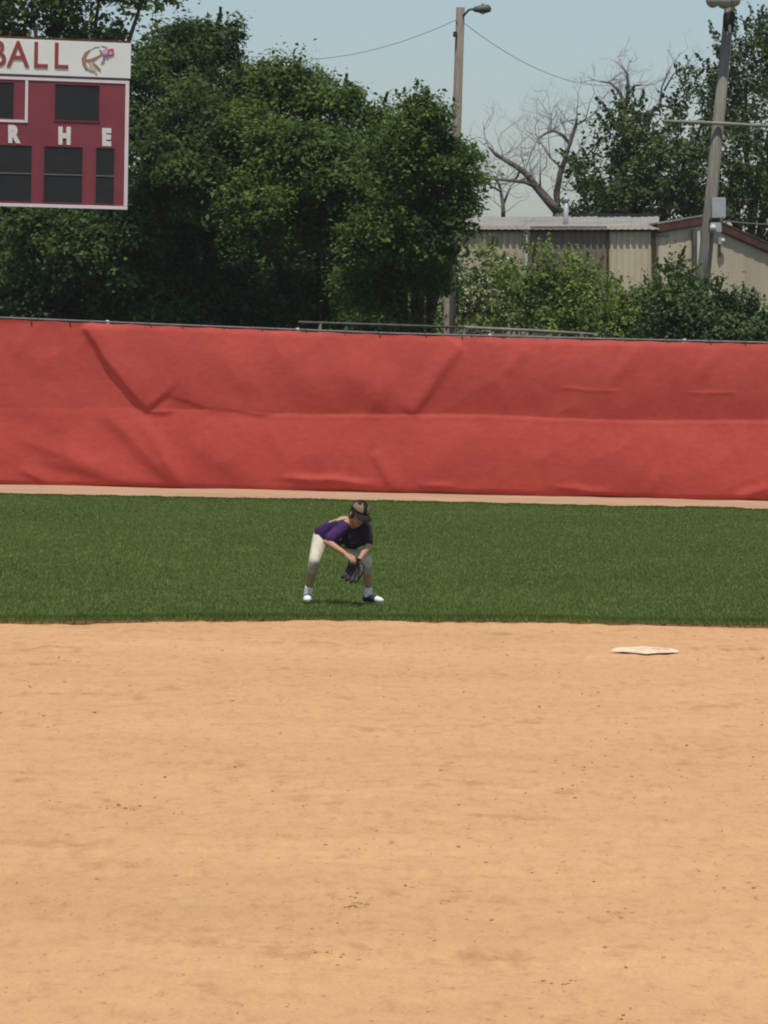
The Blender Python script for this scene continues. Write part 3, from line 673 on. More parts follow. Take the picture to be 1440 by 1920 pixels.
for i, (px, py, rx, rz, D, mt, lab) in enumerate(bush):
    lb = [lobe(px, py, rx, rz, D), lobe(px - rx * 0.3, py + rz * 0.7, rx * 0.9, rz * 0.9, D - 0.2), lobe(px + rx * 0.3, py + rz * 0.7, rx * 0.9, rz * 0.9, D + 0.2)]
    if 'upright' in lab: lb.append(lobe(1270, 520, 14, 28, D))
    t = tree('bush', lab, lb, 120, 64, 0.085, M[mt], 150 + i, 0.03, 0.2, g3, 'bush', spike=0.5, clump=0.26, low=-0.8, shoots=26, shoot_len=0.32)
    if mt == 'leaf_y' and i == 0:
        rb = random.Random(5)
        for k in range(26):
            p = P(px + rb.uniform(-55, 45), py + rb.uniform(-65, 50), D - 0.62 - 0.12 * rb.random()); V, Fc = [], []
            for j in range(22):
                c = p + Vector((rb.gauss(0, .05), rb.gauss(0, .04), rb.gauss(0, .035))); s = 0.028
                a = Vector((rb.gauss(0, 1), rb.gauss(0, 1), rb.gauss(0, 1))).normalized() * s; b = Vector((rb.gauss(0, 1), rb.gauss(0, 1), rb.gauss(0, 1))).normalized() * s
                i0 = len(V); V += [c - a, c - b, c + a, c + b]; Fc.append([i0, i0 + 1, i0 + 2, i0 + 3])
            mesh_obj('blossom', V, Fc, M['blossom'], t)

# dead bare trees
def limb_poly(pts, D): return [P(x, y, D) for x, y in pts]
def twigs(starts, length, depth, rnd, V, Fc, r0):
    st = [(p, d_, length, r0, depth) for p, d_ in starts]
    while st:
        p, d_, L, r_, k = st.pop()
        pts = [p]; q = p; dd = d_
        for s in range(3):
            dd = (dd + Vector((rnd.gauss(0, .28), rnd.gauss(0, .28), rnd.gauss(0.06, .22)))).normalized(); q = q + dd * L / 3; pts.append(q)
        v, f = tube_data(pts, [r_, r_ * 0.8, r_ * 0.62, r_ * 0.45], 4, len(V)); V += v; Fc += f
        if k > 0:
            for s in range(rnd.choice((1, 2, 2, 3))):
                i = rnd.choice((1, 2, 3, 3)); nd = (dd + Vector((rnd.gauss(0, .75), rnd.gauss(0, .6), rnd.gauss(0.1, .6)))).normalized()
                st.append((pts[i], nd, L * rnd.uniform(0.55, 0.8), r_ * 0.55, k - 1))
def dead_tree(label, D, limbs, seed, L, ends):
    b = limbs[0][0][0]; p0 = P(b[0], b[1], D)
    t = empty('bare_tree', (p0.x, D, 0)); tag(t, label, 'tree', 'bare dead trees beyond the sheds'); rnd = random.Random(seed)
    base = [Vector((p0.x, D, -0.2)), p0]
    tube('trunk', base, [limbs[0][1] * 1.3, limbs[0][1]], M['dead'], t, 9)
    V, Fc = [], []; starts = []
    for pts, r0, r1 in limbs:
        w = limb_poly(pts, D); n = len(w)
        for i in range(1, n): w[i].y += rnd.uniform(-0.25, 0.25)
        tube('limb', w, [0.72 * (r0 + (r1 - r0) * i / (n - 1)) for i in range(n)], M['dead'], t, 7)
        starts.append((w[-1], (w[-1] - w[-2]).normalized()))
        for i in range(1, n):
            for _ in range(2):
                if rnd.random() < 0.75: starts.append((w[i].lerp(w[i - 1], rnd.random()), Vector((rnd.gauss(0, .7), rnd.gauss(0, .6), abs(rnd.gauss(0.5, .5)))).normalized()))
    twigs(starts, L, ends, rnd, V, Fc, 0.016)
    mesh_obj('twigs', V, Fc, M['twig'], t)['kind'] = 'stuff'
    return t
dead_tree('bare tree with crooked forked limbs above the long shed roof', 121, [
    ([(1050, 400), (1030, 380), (1005, 350), (985, 325), (965, 310), (930, 290), (918, 278)], 0.21, 0.045),
    ([(1046, 395), (1044, 365), (1050, 325), (1060, 300), (1068, 270), (1080, 235), (1082, 222)], 0.15, 0.045),
    ([(1068, 270), (1056, 255), (1040, 245), (1022, 250), (1010, 260)], 0.075, 0.03),
    ([(1005, 350), (985, 342), (950, 338), (915, 335)], 0.10, 0.04),
    ([(1050, 312), (1040, 302), (1032, 295)], 0.05, 0.03),
    ([(975, 318), (970, 332), (955, 342)], 0.05, 0.03),
    ([(1080, 235), (1095, 226), (1104, 220)], 0.04, 0.025),
    ([(1015, 365), (1013, 340), (1012, 325)], 0.05, 0.025)], 3, 0.78, 5)
dead_tree('bare tree top showing between the two dark trees', 124, [
    ([(1172, 215), (1170, 190), (1165, 180), (1160, 168), (1145, 155), (1125, 152)], 0.10, 0.03),
    ([(1172, 205), (1178, 170), (1175, 140), (1165, 122)], 0.10, 0.03),
    ([(1178, 175), (1190, 160), (1205, 158)], 0.06, 0.03),
    ([(1172, 225), (1210, 225), (1225, 205), (1245, 198), (1270, 205)], 0.10, 0.04),
    ([(1238, 200), (1240, 165), (1258, 125)], 0.05, 0.025), ([(1245, 170), (1262, 140), (1280, 130)], 0.04, 0.02)], 5, 0.52, 5)
dead_tree('small faint bare tree beside the smaller green tree', 130, [([(944, 420), (943, 385), (938, 350), (930, 335)], 0.10, 0.04), ([(943, 385), (955, 355), (960, 345)], 0.06, 0.03), ([(940, 360), (915, 345), (905, 330)], 0.05, 0.02)], 8, 0.7, 3)

# ------------------------------------------------------------------ sheds
class Wall:
    def __init__(s, pa, Da, pb, Db):
        s.a = P(pa, 640, Da); s.b = P(pb, 640, Db); s.u = Vector((s.b.x - s.a.x, s.b.y - s.a.y, 0)).normalized(); s.n = Vector((s.u.y, -s.u.x, 0))
    def at(s, px, py, off=0.0):
        d_ = ray(px, py); o = Vector((0, 0, H)); a = s.a + s.n * off
        t = (a - o).dot(s.n) / d_.dot(s.n); return o + d_ * t
    def box(s, name, x0, y0, x1, y1, o0, o1, mat, parent, bev=0.0):
        return slab(name, [s.at(x0, y1, o0), s.at(x1, y1, o0), s.at(x1, y0, o0), s.at(x0, y0, o0)], s.n * (o1 - o0), mat, parent, bev)
def corrugated(name, bl, br, tr, tl, n, pitch, amp, mat, parent):
    """ribbed sheet between four corners, ribs running bottom to top"""
    bl, br, tr, tl = map(Vector, (bl, br, tr, tl)); W = (br - bl).length; m_ = max(2, int(W / pitch)); V = []
    prof = [(0.0, 0), (0.30, 0), (0.42, 1), (0.70, 1), (0.82, 0)]
    ts = sorted({min(1.0, (k + a) / m_): b for k in range(m_) for a, b in prof}.items()) + [(1.0, 0)]
    for t, h in ts: V += [bl.lerp(br, t) + n * amp * h, tl.lerp(tr, t) + n * amp * h]
    k = len(ts); Fc = [[2 * i, 2 * i + 2, 2 * i + 3, 2 * i + 1] for i in range(k - 1)]
    o = mesh_obj(name, V, Fc, mat, parent); s = o.modifiers.new('thickness', 'SOLIDIFY'); s.thickness = 0.004; return o
W = Wall(868, 97, 1228, 95)
shed = empty('long_shed', (W.b.x, W.b.y, 0)); tag(shed, 'long corrugated metal shed with grey roof behind the bushes', 'shed')
def wall_sheet(x0, x1, ytop, mat, pitch=0.14, amp=0.03, off=0.0, parent=shed, name='wall_panel', Wl=W):
    tl, tr = Wl.at(x0, ytop, off), Wl.at(x1, ytop, off)
    return corrugated(name, Vector((tl.x, tl.y, -0.1)), Vector((tr.x, tr.y, -0.1)), tr, tl, Wl.n, pitch, amp, mat, parent)
for x0, x1, mt in ((862, 926, 'tin'), (926.5, 988, 'tin'), (994, 1066, 'tin_dark'), (1066.5, 1138.5, 'tin_dark'), (1142, 1224.5, 'tin')): wall_sheet(x0, x1, 424, M[mt])
W.box('trim_board', 1139, 432, 1142, 660, 0.02, 0.05, M['trim'], shed); W.box('trim_board', 1225, 432, 1229.5, 660, -0.02, 0.07, M['trim'], shed)
W.box('downspout', 985.5, 432, 991, 660, 0.03, 0.11, M['white_pipe'], shed, 0.01)
e0, e1 = 862, 1238
rn_ = Vector((0, -0.25, 1)).normalized()
cols = [862, 928, 992, 1058, 1122, 1184, 1236]
for a, b2 in zip(cols[:-1], cols[1:]):
    corrugated('roof_panel', W.at(a, 430, 0.13), W.at(b2 - 0.3, 430.3, 0.13), W.at(b2 - 0.3, 406, -4.0), W.at(a, 407.5, -4.0), rn_, 0.14, 0.010, M['rooft'], shed)
W.box('eave_fascia', 862, 430.5, 1232, 434, 0.04, 0.07, M['trim'], shed)
W.box('ridge_cap', 1085, 401.5, 1240, 406.5, -4.35, -4.05, M['black'], shed)
vp = W.at(1060, 412, -1.5); tube('vent_pipe', [vp - Vector((0, 0, 0.4)), W.at(1062, 376, -1.5)], 0.055, M['box_grey'], shed, 10)
tube('vent_cap', [W.at(1062, 378, -1.5), W.at(1062, 373, -1.5), W.at(1062, 369, -1.5)], [0.07, 0.09, 0.03], M['box_grey'], shed, 10)
for wy in (300,):
    bk = W.at(862, 424, -4.2); bk2 = W.at(1228, 424, -4.2); slab('back_wall', [(bk.x, bk.y, -.1), (bk2.x, bk2.y, -.1), bk2, bk], (0, 0.05, 0), M['tin_dark'], shed)

W2 = Wall(1228, 95.3, 1560, 95.6)
sh2 = empty('gabled_shed', (W2.b.x, W2.b.y, 0)); tag(sh2, 'beige gabled shed with brown roof trim behind the leaning floodlight pole', 'shed')
def gable_y(px): return np.interp(px, [1228, 1322, 1560], [432, 416, 520])
ex = [1230, 1262, 1300, 1322, 1360, 1400, 1440, 1480, 1520, 1560]
for a, b2 in zip(ex[:-1], ex[1:]):
    tl, tr = W2.at(a, gable_y(a)), W2.at(b2 - 0.2, gable_y(b2 - 0.2))
    corrugated('wall_panel', (tl.x, tl.y, -0.1), (tr.x, tr.y, -0.1), tr, tl, W2.n, 0.23, 0.007, M['tin2' if a >= 1322 else 'tin'], sh2)
def rake(name, x0, x1, up, dn, o0, o1, mat):
    return slab(name, [W2.at(x0, gable_y(x0) + dn, o0), W2.at(x1, gable_y(x1) + dn, o0), W2.at(x1, gable_y(x1) - up, o0), W2.at(x0, gable_y(x0) - up, o0)], W2.n * (o1 - o0), mat, sh2)
rake('rake_board', 1232, 1322, 10, 4, 0.07, 0.11, M['trim']); rake('rake_board', 1322.2, 1560, 11, 4, 0.07, 0.11, M['trim'])
rake('soffit', 1232, 1322, 1, 6, 0.03, 0.065, M['trim']); rake('soffit', 1322.2, 1560, 1, 7, 0.03, 0.065, M['trim'])
for x0, x1 in ((1232, 1322), (1322.4, 1560)):
    a = W2.at(x0, gable_y(x0) - 11, 0.12); b2 = W2.at(x1, gable_y(x1) - 11, 0.12); back = -W2.n * 8
    slab('roof', [a, b2, b2 + back, a + back], (0, 0, 0.04), M['rooft'] if x0 < 1300 else M['trim'], sh2)
W2.box('blue_trim', 1232, 438.5, 1256, 442, 0.03, 0.06, M['trim_blue'], sh2)
W2.box('post', 1297, 430, 1305, 660, 0.06, 0.2, M['dark_rail'], sh2, 0.01)
W2.box('downspout', 1306, 434, 1311.5, 660, 0.04, 0.14, M['white_pipe'], sh2, 0.01)
lb = W2.box('wall_lamp', 1345.5, 445, 1352, 459, 0.03, 0.16, M['box_grey'], sh2, 0.01)
c = W2.at(1355.5, 451, 0.14); tube('lamp_globe', [c + Vector((0, 0, 0.05)), c + Vector((0, 0, 0.03)), c, c - Vector((0, 0, 0.035)), c - Vector((0, 0, 0.055))], [0.008, 0.038, 0.05, 0.038, 0.01], M['white_pipe'], sh2, 10)
tube('conduit', [W2.at(1349, 459, 0.06), W2.at(1348, 470, 0.06), W2.at(1350, 481, 0.06)], 0.035, M['pole_grey'], sh2)

# ------------------------------------------------------------------ poles, lamp, wires
def pole_pts(x0, y0, x1, y1, D):
    a, b = P(x0, y0, D), P(x1, y1, D); d_ = (b - a) / (b.z - a.z); return a, a + d_ * (-0.3 - a.z)
a, b = pole_pts(863.5, 14, 843.5, 626, 84.6)
lp = empty('utility_pole', (b.x, b.y, 0)); tag(lp, 'slim wooden pole with a street lamp arm in the middle', 'pole')
tube('shaft', [b, b.lerp(a, 0.5), a], [0.105, 0.095, 0.082], M['pole'], lp, 12)
arm0 = a + Vector((0.06, -0.06, -0.16)); arm1 = P(889, 17, 84.3)
tube('lamp_arm', [arm0, arm0.lerp(arm1, 0.5) + Vector((0.0, 0, 0.05)), arm1], 0.022, M['lamp'], lp)
hc = [P(x, y, 84.2) for x, y in ((886, 18), (891, 17.5), (900, 17), (910, 16.8), (918, 16), (921, 15))]
tube('lamp_head', hc, [0.025, 0.055, 0.075, 0.085, 0.07, 0.02], M['lamp'], lp, 12)
tube('lamp_lens', [P(896, 21, 84.2), P(905, 22.5, 84.2), P(914, 21, 84.2)], [0.02, 0.05, 0.02], M['lens'], lp, 10)
tube('photocell', [P(905, 9.5, 84.2), P(905, 5.5, 84.2)], 0.025, M['lens'], lp)
br = P(854.5, 64, 84.45); slab('bracket', [br + Vector((-0.05, 0, -0.05)), br + Vector((0.03, 0, -0.05)), br + Vector((0.03, 0, 0.05)), br + Vector((-0.05, 0, 0.05))], (0, 0.12, 0), M['black'], lp, 0.01)
tube('service_mast', [pole_pts(837.5, 500, 836.5, 626, 84.3)[1], P(838, 530, 84.3)], 0.055, M['pole'], lp, 10)
def wire(name, label, A, B, sag, r_=0.006):
    pts = [A.lerp(B, t / 12) - Vector((0, 0, sag * 4 * (t / 12) * (1 - t / 12))) for t in range(13)]
    return tag(tube(name, pts, r_, M['wire'], None, 5), label, 'wire')
wire('overhead_wire', 'thin wire running left from the street lamp pole into the trees', P(858, 36, 84.5), P(560, 112, 91), 0.18)
wire('overhead_wire', 'thin wire running right from the street lamp pole towards the bare trees', P(868, 42, 84.6), P(1150, 160, 118), 0.35, 0.007)
wire('overhead_wire', 'pale wire at the right edge beside the grey meter boxes', P(1350, 413, 78.5), P(1520, 418, 90), 0.05, 0.012)

a, b = pole_pts(1368, 14, 1318, 530, 78)
rp = empty('floodlight_pole', (b.x, b.y, 0)); tag(rp, 'leaning wooden pole with floodlights and grey meter boxes at right', 'pole')
tube('shaft', [b, b.lerp(a, 0.5), a], [0.135, 0.118, 0.088], M['pole_grey'], rp, 14)
ax = (a - b).normalized()
def at_pole(py, dx=0.0, dy=0.0): t = (P(1300, py, 78).z - b.z) / (a.z - b.z); q = b.lerp(a, t); return q + Vector((dx, dy, 0))
tube('crossarm', [P(1243, 227, 77.85), P(1345, 231, 77.85), P(1448, 237, 77.85)], [0.030, 0.032, 0.034], M['pale_pipe'], rp, 6)
tube('bracket', [at_pole(58, 0.01), at_pole(28, 0.01), at_pole(10, 0.0), at_pole(-4)], [0.098, 0.115, 0.05, 0.04], M['black'], rp, 10)
tube('light_bar', [P(1322, -6, 77.9), P(1395, -3, 77.9)], 0.03, M['black'], rp)
for px, py, s in ((1336, -2, 1.0), (1357, -1, 1.1), (1376, -3, 0.9)):
    c = P(px, py, 77.6)
    fl = tube('floodlight', [c + Vector((0.02, 0.22, 0.14)), c + Vector((0.01, 0.12, 0.10)), c + Vector((0, 0, 0)), c + Vector((-0.0, -0.10, -0.04)), c + Vector((0, -0.13, -0.05))], [0.04, 0.07 * s, 0.115 * s, 0.125 * s, 0.12 * s], M['flood'], rp, 14)
    tube('lens', [c + Vector((0, -0.125, -0.048)), c + Vector((0, -0.137, -0.052))], 0.105 * s, M['lens'], fl, 14)
def mbox(name, x0, y0, x1, y1, D, dep, mat): 
    return slab(name, [P(x0, y1, D), P(x1, y1, D), P(x1, y0, D), P(x0, y0, D)], (0, dep, 0), mat, rp, 0.012)
mbox('insulator', 1366, 46, 1371, 61, 77.8, 0.06, M['white_pipe'])
mbox('meter_box', 1335, 370, 1361, 409, 77.75, 0.16, M['box_grey']); mbox('junction_box', 1332, 417, 1353, 436, 77.75, 0.14, M['box_grey'])
tube('meter', [P(1337, 427, 77.74), P(1337, 427, 77.66)], 0.06, M['white_pipe'], rp, 14)
mbox('mounting_plate', 1330, 409.5, 1350, 416, 77.8, 0.1, M['black'])
tube('conduit', [P(1330, 437, 77.78), P(1322, 520, 77.78), P(1314, 600, 77.78)], 0.022, M['lamp'], rp)

# ------------------------------------------------------------------ person
FD = G(636, 1131, 0.03).y
def J(px, py, dy): return P(px, py, FD + dy)
class Blob:
    def __init__(s): s.bm = bmesh.new()
    def ball(s, c, r, basis=None, sub=2):
        """ellipsoid: r is a number or (a, b, c) along the basis vectors"""
        rr = (r, r, r) if isinstance(r, (int, float)) else r
        m_ = Matrix.Identity(3) if basis is None else Matrix(basis).transposed()
        M4 = Matrix.Translation(Vector(c)) @ m_.to_4x4() @ Matrix.Diagonal((*rr, 1))
        bmesh.ops.create_icosphere(s.bm, subdivisions=sub, radius=1.0, matrix=M4); return s
    def chain(s, pts, rad, basis=None):
        for (p, q), (r0, r1) in zip(zip(pts[:-1], pts[1:]), zip(rad[:-1], rad[1:])):
            p, q = Vector(p), Vector(q)
            m0 = min(r0) if not isinstance(r0, (int, float)) else r0; m1 = min(r1) if not isinstance(r1, (int, float)) else r1
            n = max(2, int((q - p).length / (0.35 * min(m0, m1))) + 1)
            for i in range(n + 1):
                t = i / n
                r_ = r0 + (r1 - r0) * t if isinstance(r0, (int, float)) else tuple(x + (y - x) * t for x, y in zip(r0, r1))
                s.ball(p.lerp(q, t), r_, basis)
        return s
    def build(s, name, mats, parent=None, voxel=0.006, smooth=3):
        me = bpy.data.meshes.new(name); s.bm.to_mesh(me); s.bm.free()
        t = bpy.data.objects.new('tmp', me); COL.objects.link(t)
        rm = t.modifiers.new('r', 'REMESH'); rm.mode = 'VOXEL'; rm.voxel_size = voxel
        sm = t.modifiers.new('s', 'SMOOTH'); sm.iterations = smooth; sm.factor = 0.5
        bpy.context.view_layer.update()
        m2 = bpy.data.meshes.new_from_object(t.evaluated_get(bpy.context.evaluated_depsgraph_get()))
        bpy.data.objects.remove(t); m2.name = name; m2.materials.clear()
        for m_ in (mats if isinstance(mats, list) else [mats]): m2.materials.append(m_)
        m2.polygons.foreach_set('use_smooth', [True] * len(m2.polygons))
        o = bpy.data.objects.new(name, m2); put(o, parent)
        return o
def unit(v): return Vector(v).normalized()

Rank, Rkn, Rhip = J(577.5, 1108, 0.02), J(589, 1052, -0.10), J(601, 1010, 0.10)
Lank, Lkn, Lhip = J(691, 1110, 0.05), J(687, 1052, -0.06), J(630, 1012, 0.17)
Rank.z = 0.13; Lank.z = 0.13
Pel, Wst, Chs, Nck, Hd = J(612, 1004, 0.13), J(630, 994, 0.04), J(652, 988, -0.06), J(663, 980, -0.13), J(673, 964, -0.20)
Rsh, Rel, Rwr = J(643, 990, -0.17), J(613, 1016, -0.24), J(647, 1038, -0.36)
Lsh, Lel, Lwr = J(684, 991, -0.07), J(690, 1024, -0.17), J(675, 1048, -0.31)
spine = unit(Nck - Pel); across = unit((Lsh - Rsh) - spine * (Lsh - Rsh).dot(spine)); front = unit(spine.cross(across))
if front.z > 0: front = -front
tb = (across, spine, front)
# head frame
hf = unit((0.34, -0.78, -0.52)); hr = unit(hf.cross(Vector((0.18, 0, 1)))); hu = unit(hr.cross(hf))
def hp(r_, f_, u_): return Hd + hr * r_ + hf * f_ + hu * u_
hb = (hr, hf, hu)

body = Blob()
body.chain([Pel, Wst, Chs, Nck - spine * 0.03], [(0.115, 0.09, 0.085), (0.105, 0.08, 0.08), (0.12, 0.08, 0.085), (0.10, 0.05, 0.06)], tb)
body.chain([Nck - spine * 0.03, Hd - hu * 0.03], [0.045, 0.045])
body.ball(hp(0, 0, 0.02), (0.072, 0.088, 0.095), hb, 3).ball(hp(0, 0.015, -0.045), (0.056, 0.062, 0.062), hb, 3).ball(hp(0, 0.045, -0.085), (0.028, 0.026, 0.022), hb)
body.ball(hp(0, 0.094, -0.022), (0.011, 0.016, 0.016), hb).ball(hp(0, 0.086, -0.006), (0.008, 0.012, 0.02), hb)
for s in (-1, 1): body.ball(hp(s * 0.073, -0.005, -0.015), (0.010, 0.018, 0.028), hb)
for hip, kn, an in ((Rhip, Rkn, Rank), (Lhip, Lkn, Lank)):
    body.chain([Pel.lerp(hip, 0.6), hip, hip.lerp(kn, 0.5), kn, kn.lerp(an, 0.35), an, an - Vector((0, 0, 0.04))], [0.07, 0.066, 0.056, 0.043, 0.044, 0.028, 0.03])
def toes(an, d_, lo): return [Vector((an.x, an.y, lo)) - Vector(d_) * 0.02, Vector((an.x, an.y, lo)) + Vector(d_) * 0.075, Vector((an.x, an.y, lo - 0.01)) + Vector(d_) * 0.14]
Rfd, Lfd = unit((-0.02, -1, 0)), unit((0.75, -0.66, 0))
for an, fd in ((Rank, Rfd), (Lank, Lfd)): body.chain(toes(an, fd, 0.078), [0.032, 0.030, 0.022])
body.chain([Chs.lerp(Rsh, 0.6), Rsh, Rel, Rel.lerp(Rwr, 0.3), Rwr], [0.05, 0.046, 0.033, 0.034, 0.022])
body.chain([Chs.lerp(Lsh, 0.6), Lsh, Lel, Lel.lerp(Lwr, 0.3), Lwr], [0.05, 0.046, 0.033, 0.034, 0.022])
# bare right hand: palm, four curled fingers, thumb
hd = unit(Rwr - Rel); hs = unit(hd.cross(Vector((0.2, -0.4, 0.9)))); hn = unit(hd.cross(hs))
if hn.z > 0: hn = -hn
palm = Rwr + hd * 0.045
body.chain([Rwr, palm], [(0.022, 0.02, 0.016), (0.034, 0.03, 0.014)], (hs, hd, hn))
for i, (o_, l_) in enumerate(((-0.030, 0.052), (-0.010, 0.060), (0.010, 0.056), (0.030, 0.044))):
    k0 = palm + hs * o_ + hd * 0.025; k1 = k0 + hd * l_ * 0.5 + hn * 0.006; k2 = k1 + hd * l_ * 0.33 + hn * 0.016; k3 = k2 + hd * l_ * 0.12 + hn * 0.020
    body.chain([k0, k1, k2, k3], [0.0088, 0.0082, 0.0075, 0.0065])
tq = palm + hs * 0.028 * (-1) - hd * 0.015
body.chain([tq, tq - hs * 0.022 + hd * 0.018 + hn * 0.008, tq - hs * 0.030 + hd * 0.045 + hn * 0.016], [0.011, 0.0095, 0.0075])
# left hand, inside the glove
ld = unit(J(664, 1072, -0.36) - Lwr); lpalm = Lwr + ld * 0.045
body.chain([Lwr, lpalm], [0.022, 0.026])
body = body.build('person', [M['skin']], None, 0.0048, 2)
tag(body, 'young fielder in purple jersey and cream pants crouching on the grass with a glove', 'person')
# jersey
jb = Blob()
hem_c = Pel - spine * 0.015
jb.chain([hem_c, Wst, Chs, Nck - spine * 0.035], [(0.132, 0.035, 0.105), (0.122, 0.06, 0.105), (0.138, 0.07, 0.108), (0.105, 0.035, 0.075)], tb)
jb.chain([Chs.lerp(Rsh, 0.6), Rsh, Rsh.lerp(Rel, 0.78)], [0.07, 0.064, 0.060]); jb.chain([Chs.lerp(Lsh, 0.6), Lsh, Lsh.lerp(Lel, 0.72)], [0.07, 0.064, 0.058])
jb.ball(Chs + front * 0.05, (0.11, 0.09, 0.06), tb, 3).ball(Wst + front * 0.06, (0.10, 0.08, 0.05), tb, 3)
jb.chain([J(632, 1010, 0.02), J(648, 1016, -0.06), J(664, 1018, -0.12), J(680, 1008, -0.10)], [0.06, 0.062, 0.060, 0.062])
jb.chain([J(634, 1002, 0.02), J(660, 1006, -0.10), J(676, 1000, -0.09)], [0.08, 0.085, 0.08])
jer = jb.build('jersey', [M['jersey'], M['gold'], M['dark_jersey']], body, 0.007, 4)
rj = np.random.default_rng(3)
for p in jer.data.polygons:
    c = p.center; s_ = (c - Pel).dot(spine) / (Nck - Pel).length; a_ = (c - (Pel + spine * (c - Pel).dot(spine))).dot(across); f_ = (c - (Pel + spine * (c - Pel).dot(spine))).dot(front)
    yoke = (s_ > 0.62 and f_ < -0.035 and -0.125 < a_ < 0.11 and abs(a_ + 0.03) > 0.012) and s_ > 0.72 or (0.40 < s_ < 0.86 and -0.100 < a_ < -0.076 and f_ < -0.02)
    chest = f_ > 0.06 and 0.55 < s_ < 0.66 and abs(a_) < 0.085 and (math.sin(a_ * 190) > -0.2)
    p.material_index = 1 if (yoke or chest) else (2 if (f_ > 0.015 and a_ > -0.10) or a_ > 0.095 else 0)  # faces towards the front and left side are near-black
# pants, knee length, with dusty lower part
pb = Blob()
pb.chain([Pel + spine * 0.02, Pel.lerp(Rhip, 0.7)], [(0.122, 0.09, 0.10), (0.09, 0.085, 0.09)], tb); pb.ball(Pel.lerp(Lhip, 0.7), (0.09, 0.085, 0.09), tb)
for hip, kn, an in ((Rhip, Rkn, Rank), (Lhip, Lkn, Lank)):
    pb.chain([Pel.lerp(hip, 0.6), hip, hip.lerp(kn, 0.5), kn, kn.lerp(an, 0.30)], [0.082, 0.079, 0.067, 0.054, 0.050])
pan = pb.build('pants', [M['pants'], M['pants_dirty']], body, 0.007, 4)
for p in pan.data.polygons: p.material_index = 1 if p.center.z < 0.375 + 0.02 * math.sin(p.center.x * 60) else 0
for an, kn, fd in ((Rank, Rkn, Rfd), (Lank, Lkn, Lfd)):
    up = unit(kn - an)
    Blob().chain([an - Vector((0, 0, 0.035)), an + up * 0.035], [0.041, 0.038]).build('sock', [M['sock']], body, 0.005, 2)
    sh = Blob(); t3 = toes(an, fd, 0.075); side = unit(fd.cross(Vector((0, 0, 1))))
    sh.chain(t3, [(0.040, 0.042, 0.044), (0.042, 0.045, 0.036), (0.036, 0.036, 0.026)], (side, fd, Vector((0, 0, 1))))
    s_ = sh.build('shoe', [M['shoe'], M['shoe_w']], body, 0.005, 2)
    for v in s_.data.vertices: v.co.z = max(v.co.z, 0.030)
    for p in s_.data.polygons:
        f_ = (p.center - an).dot(fd); p.material_index = 1 if (f_ > 0.105 or p.center.z < 0.047) else 0
# cap
cb = Blob(); cb.ball(hp(0, -0.008, 0.045), (0.084, 0.099, 0.086), hb, 3); cb.ball(hp(0, -0.008, 0.135), 0.012)
cap = cb.build('cap', [M['cap_brown'], M['cap_tan']], body, 0.005, 2)
bm = bmesh.new(); bm.from_mesh(cap.data)
bmesh.ops.bisect_plane(bm, geom=bm.verts[:] + bm.edges[:] + bm.faces[:], plane_co=hp(0, 0, 0.045), plane_no=hu + hf * 0.12, clear_inner=True)
bm.to_mesh(cap.data); bm.free()
for p in cap.data.polygons:
    q = p.center - Hd; p.material_index = 1 if (q.dot(hf) > -0.03 and abs(q.dot(hr)) > 0.020 and 0.062 < q.dot(hu) < 0.116 + 0.01 * math.sin(q.dot(hr) * 90)) else 0
V, Fc = [], []; n = 18
for t_ in (0.0, 1.0):
    for i in range(n + 1):
        a = math.pi * i / n; x_ = 0.082 * math.cos(a)
        for ff in (0.055 + 0.030 * math.sin(a) * 0.9, 0.072 + 0.090 * math.sin(a)):
            V.append(hp(x_, ff, 0.050 - 0.35 * max(0, ff - 0.07) - 0.018 * (math.cos(a)) ** 2 + t_ * 0.005))
k = 2 * (n + 1)
for i in range(n):
    q = [2 * i, 2 * i + 1, 2 * i + 3, 2 * i + 2]; Fc += [q, [k + z for z in q[::-1]], [2 * i + 1, k + 2 * i + 1, k + 2 * i + 3, 2 * i + 3], [2 * i, 2 * i + 2, k + 2 * i + 2, k + 2 * i]]
br = mesh_obj('brim', V, Fc, M['cap_brown'], cap, True)
hb2 = Blob(); hb2.ball(hp(0, -0.026, 0.005), (0.080, 0.082, 0.085), hb, 3).ball(hp(0, -0.05, -0.045), (0.066, 0.05, 0.05), hb)
for s in (-1, 1): hb2.ball(hp(s * 0.066, 0.012, 0.0), (0.014, 0.03, 0.05), hb)
hb2.build('hair', [M['hair']], body, 0.005, 2)
for s in (-1, 1): Blob().ball(hp(s * 0.030, 0.080, 0.012), (0.012, 0.006, 0.006), hb).build('eye', [M['eye']], body, 0.002, 1)
Blob().ball(hp(0, 0.078, -0.055), (0.024, 0.006, 0.006), hb).build('mouth', [M['lip']], body, 0.002, 1)

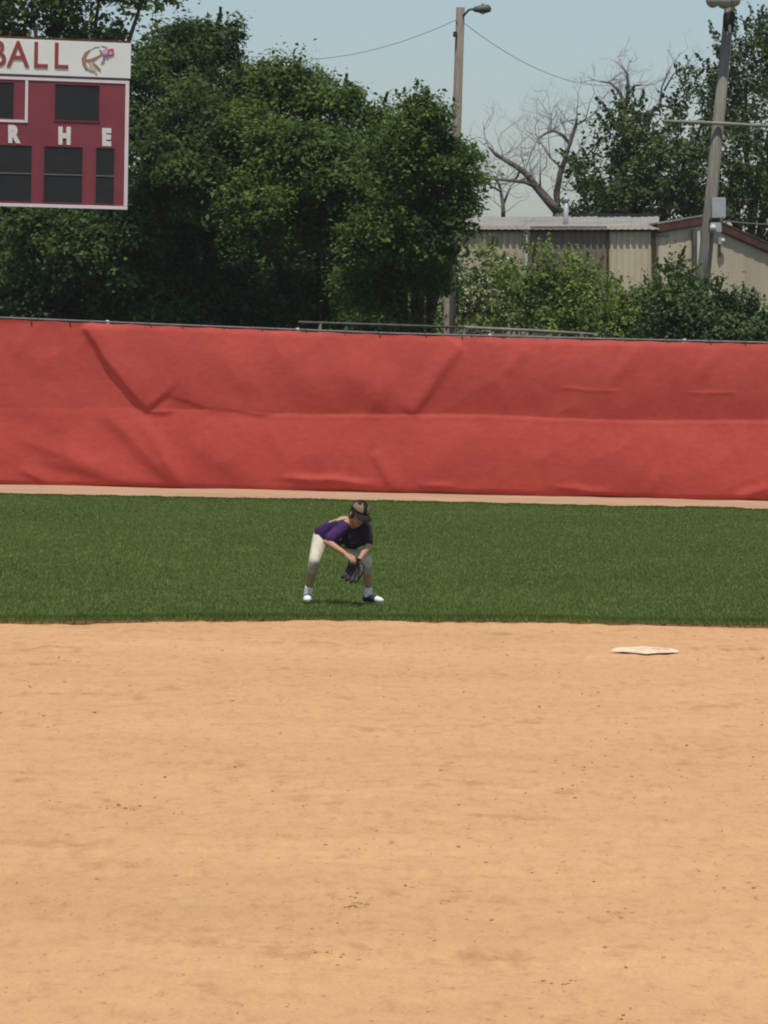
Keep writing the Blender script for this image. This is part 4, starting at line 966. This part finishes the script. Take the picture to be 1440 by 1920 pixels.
# glove on the left hand
gf = unit((-0.25, -0.15, -0.95)); gn = unit(Vector((-0.45, -0.85, 0.0)) - gf * Vector((-0.45, -0.85, 0.0)).dot(gf)); gr = unit(gf.cross(gn))
gc = J(664, 1066, -0.36); gb3 = (gr, gf, gn)
def gp(r_, f_, n_): return gc + gr * r_ + gf * f_ + gn * n_
gl = empty('baseball_glove', (gc.x, gc.y, 0)); tag(gl, 'black leather baseball glove hanging open on the fielder left hand', 'glove')
gb = Blob()
gb.chain([gp(0, -0.075, -0.012), gp(0, -0.02, -0.02), gp(0, 0.02, -0.022)], [(0.046, 0.03, 0.034), (0.072, 0.04, 0.024), (0.078, 0.04, 0.020)], gb3)
for i, (a_, l_) in enumerate(((0.26, 0.080), (0.10, 0.098), (-0.05, 0.10), (-0.20, 0.092))):
    b0 = gp(0.055 - i * 0.034, 0.02, -0.012); dd = gf * math.cos(a_) + gr * math.sin(a_)
    gb.chain([b0, b0 + dd * l_ * 0.55 + gn * 0.012, b0 + dd * l_ + gn * 0.034], [0.025, 0.025, 0.019])
th = gp(-0.062, -0.035, 0.0); gb.chain([th, th - gr * 0.034 + gf * 0.05 + gn * 0.028, th - gr * 0.036 + gf * 0.10 + gn * 0.05], [0.026, 0.023, 0.017])
for s in (-1, 1): gb.ball(gp(s * 0.05, -0.055, 0.008), (0.022, 0.03, 0.022), gb3)
gb.ball(gp(-0.045, 0.045, 0.005), (0.045, 0.05, 0.014), gb3).ball(gp(0, 0.0, -0.025), (0.092, 0.092, 0.024), gb3, 3).ball(gp(-0.02, 0.05, -0.005), (0.075, 0.05, 0.018), gb3, 3)
g1 = gb.build('shell', [M['glove']], None, 0.006, 2)
g1.parent = gl; g1.matrix_parent_inverse = parent_matrix(gl).inverted()
for t_ in (0.25, 0.5, 0.75, 1.0):
    p0 = th - gr * 0.036 + gf * 0.10 * t_ + gn * 0.05 * t_; p1 = gp(-0.047, 0.02, -0.005) + (gf * 0.9 - gr * 0.30) * 0.085 * t_ + gn * 0.03 * t_
    tube('web_lace', [p0, p0.lerp(p1, 0.5) - gn * 0.012, p1], 0.006, M['glove'], gl, 6)
tube('wrist_strap', [gp(-0.05, -0.085, 0.012), gp(0, -0.09, 0.03), gp(0.05, -0.085, 0.012)], 0.010, M['glove'], gl)
tube('lace_end', [gp(-0.09, 0.03, 0.03), gp(-0.115, 0.045, 0.03), gp(-0.125, 0.07, 0.025)], 0.004, M['lace'], gl, 5)

# ------------------------------------------------------------------ thin summer haze
bm = bmesh.new(); bmesh.ops.create_cube(bm, size=1.0)
for v in bm.verts: v.co = Vector((v.co.x * 320, 60 + v.co.y * 240, -1.1 + (v.co.z + 0.5) * 15.0))
me = bpy.data.meshes.new('haze'); bm.to_mesh(me); bm.free()
m, nt, out = new_mat('haze'); pv = nt.nodes.new('ShaderNodeVolumePrincipled')
pv.inputs['Color'].default_value = (0.92, 0.92, 0.90, 1); pv.inputs['Density'].default_value = 0.00022; pv.inputs['Anisotropy'].default_value = 0.2
nt.links.new(pv.outputs[0], out.inputs['Volume']); me.materials.append(m)
tag(put(bpy.data.objects.new('haze', me)), 'thin pale summer haze filling the air', 'haze', kind='stuff')
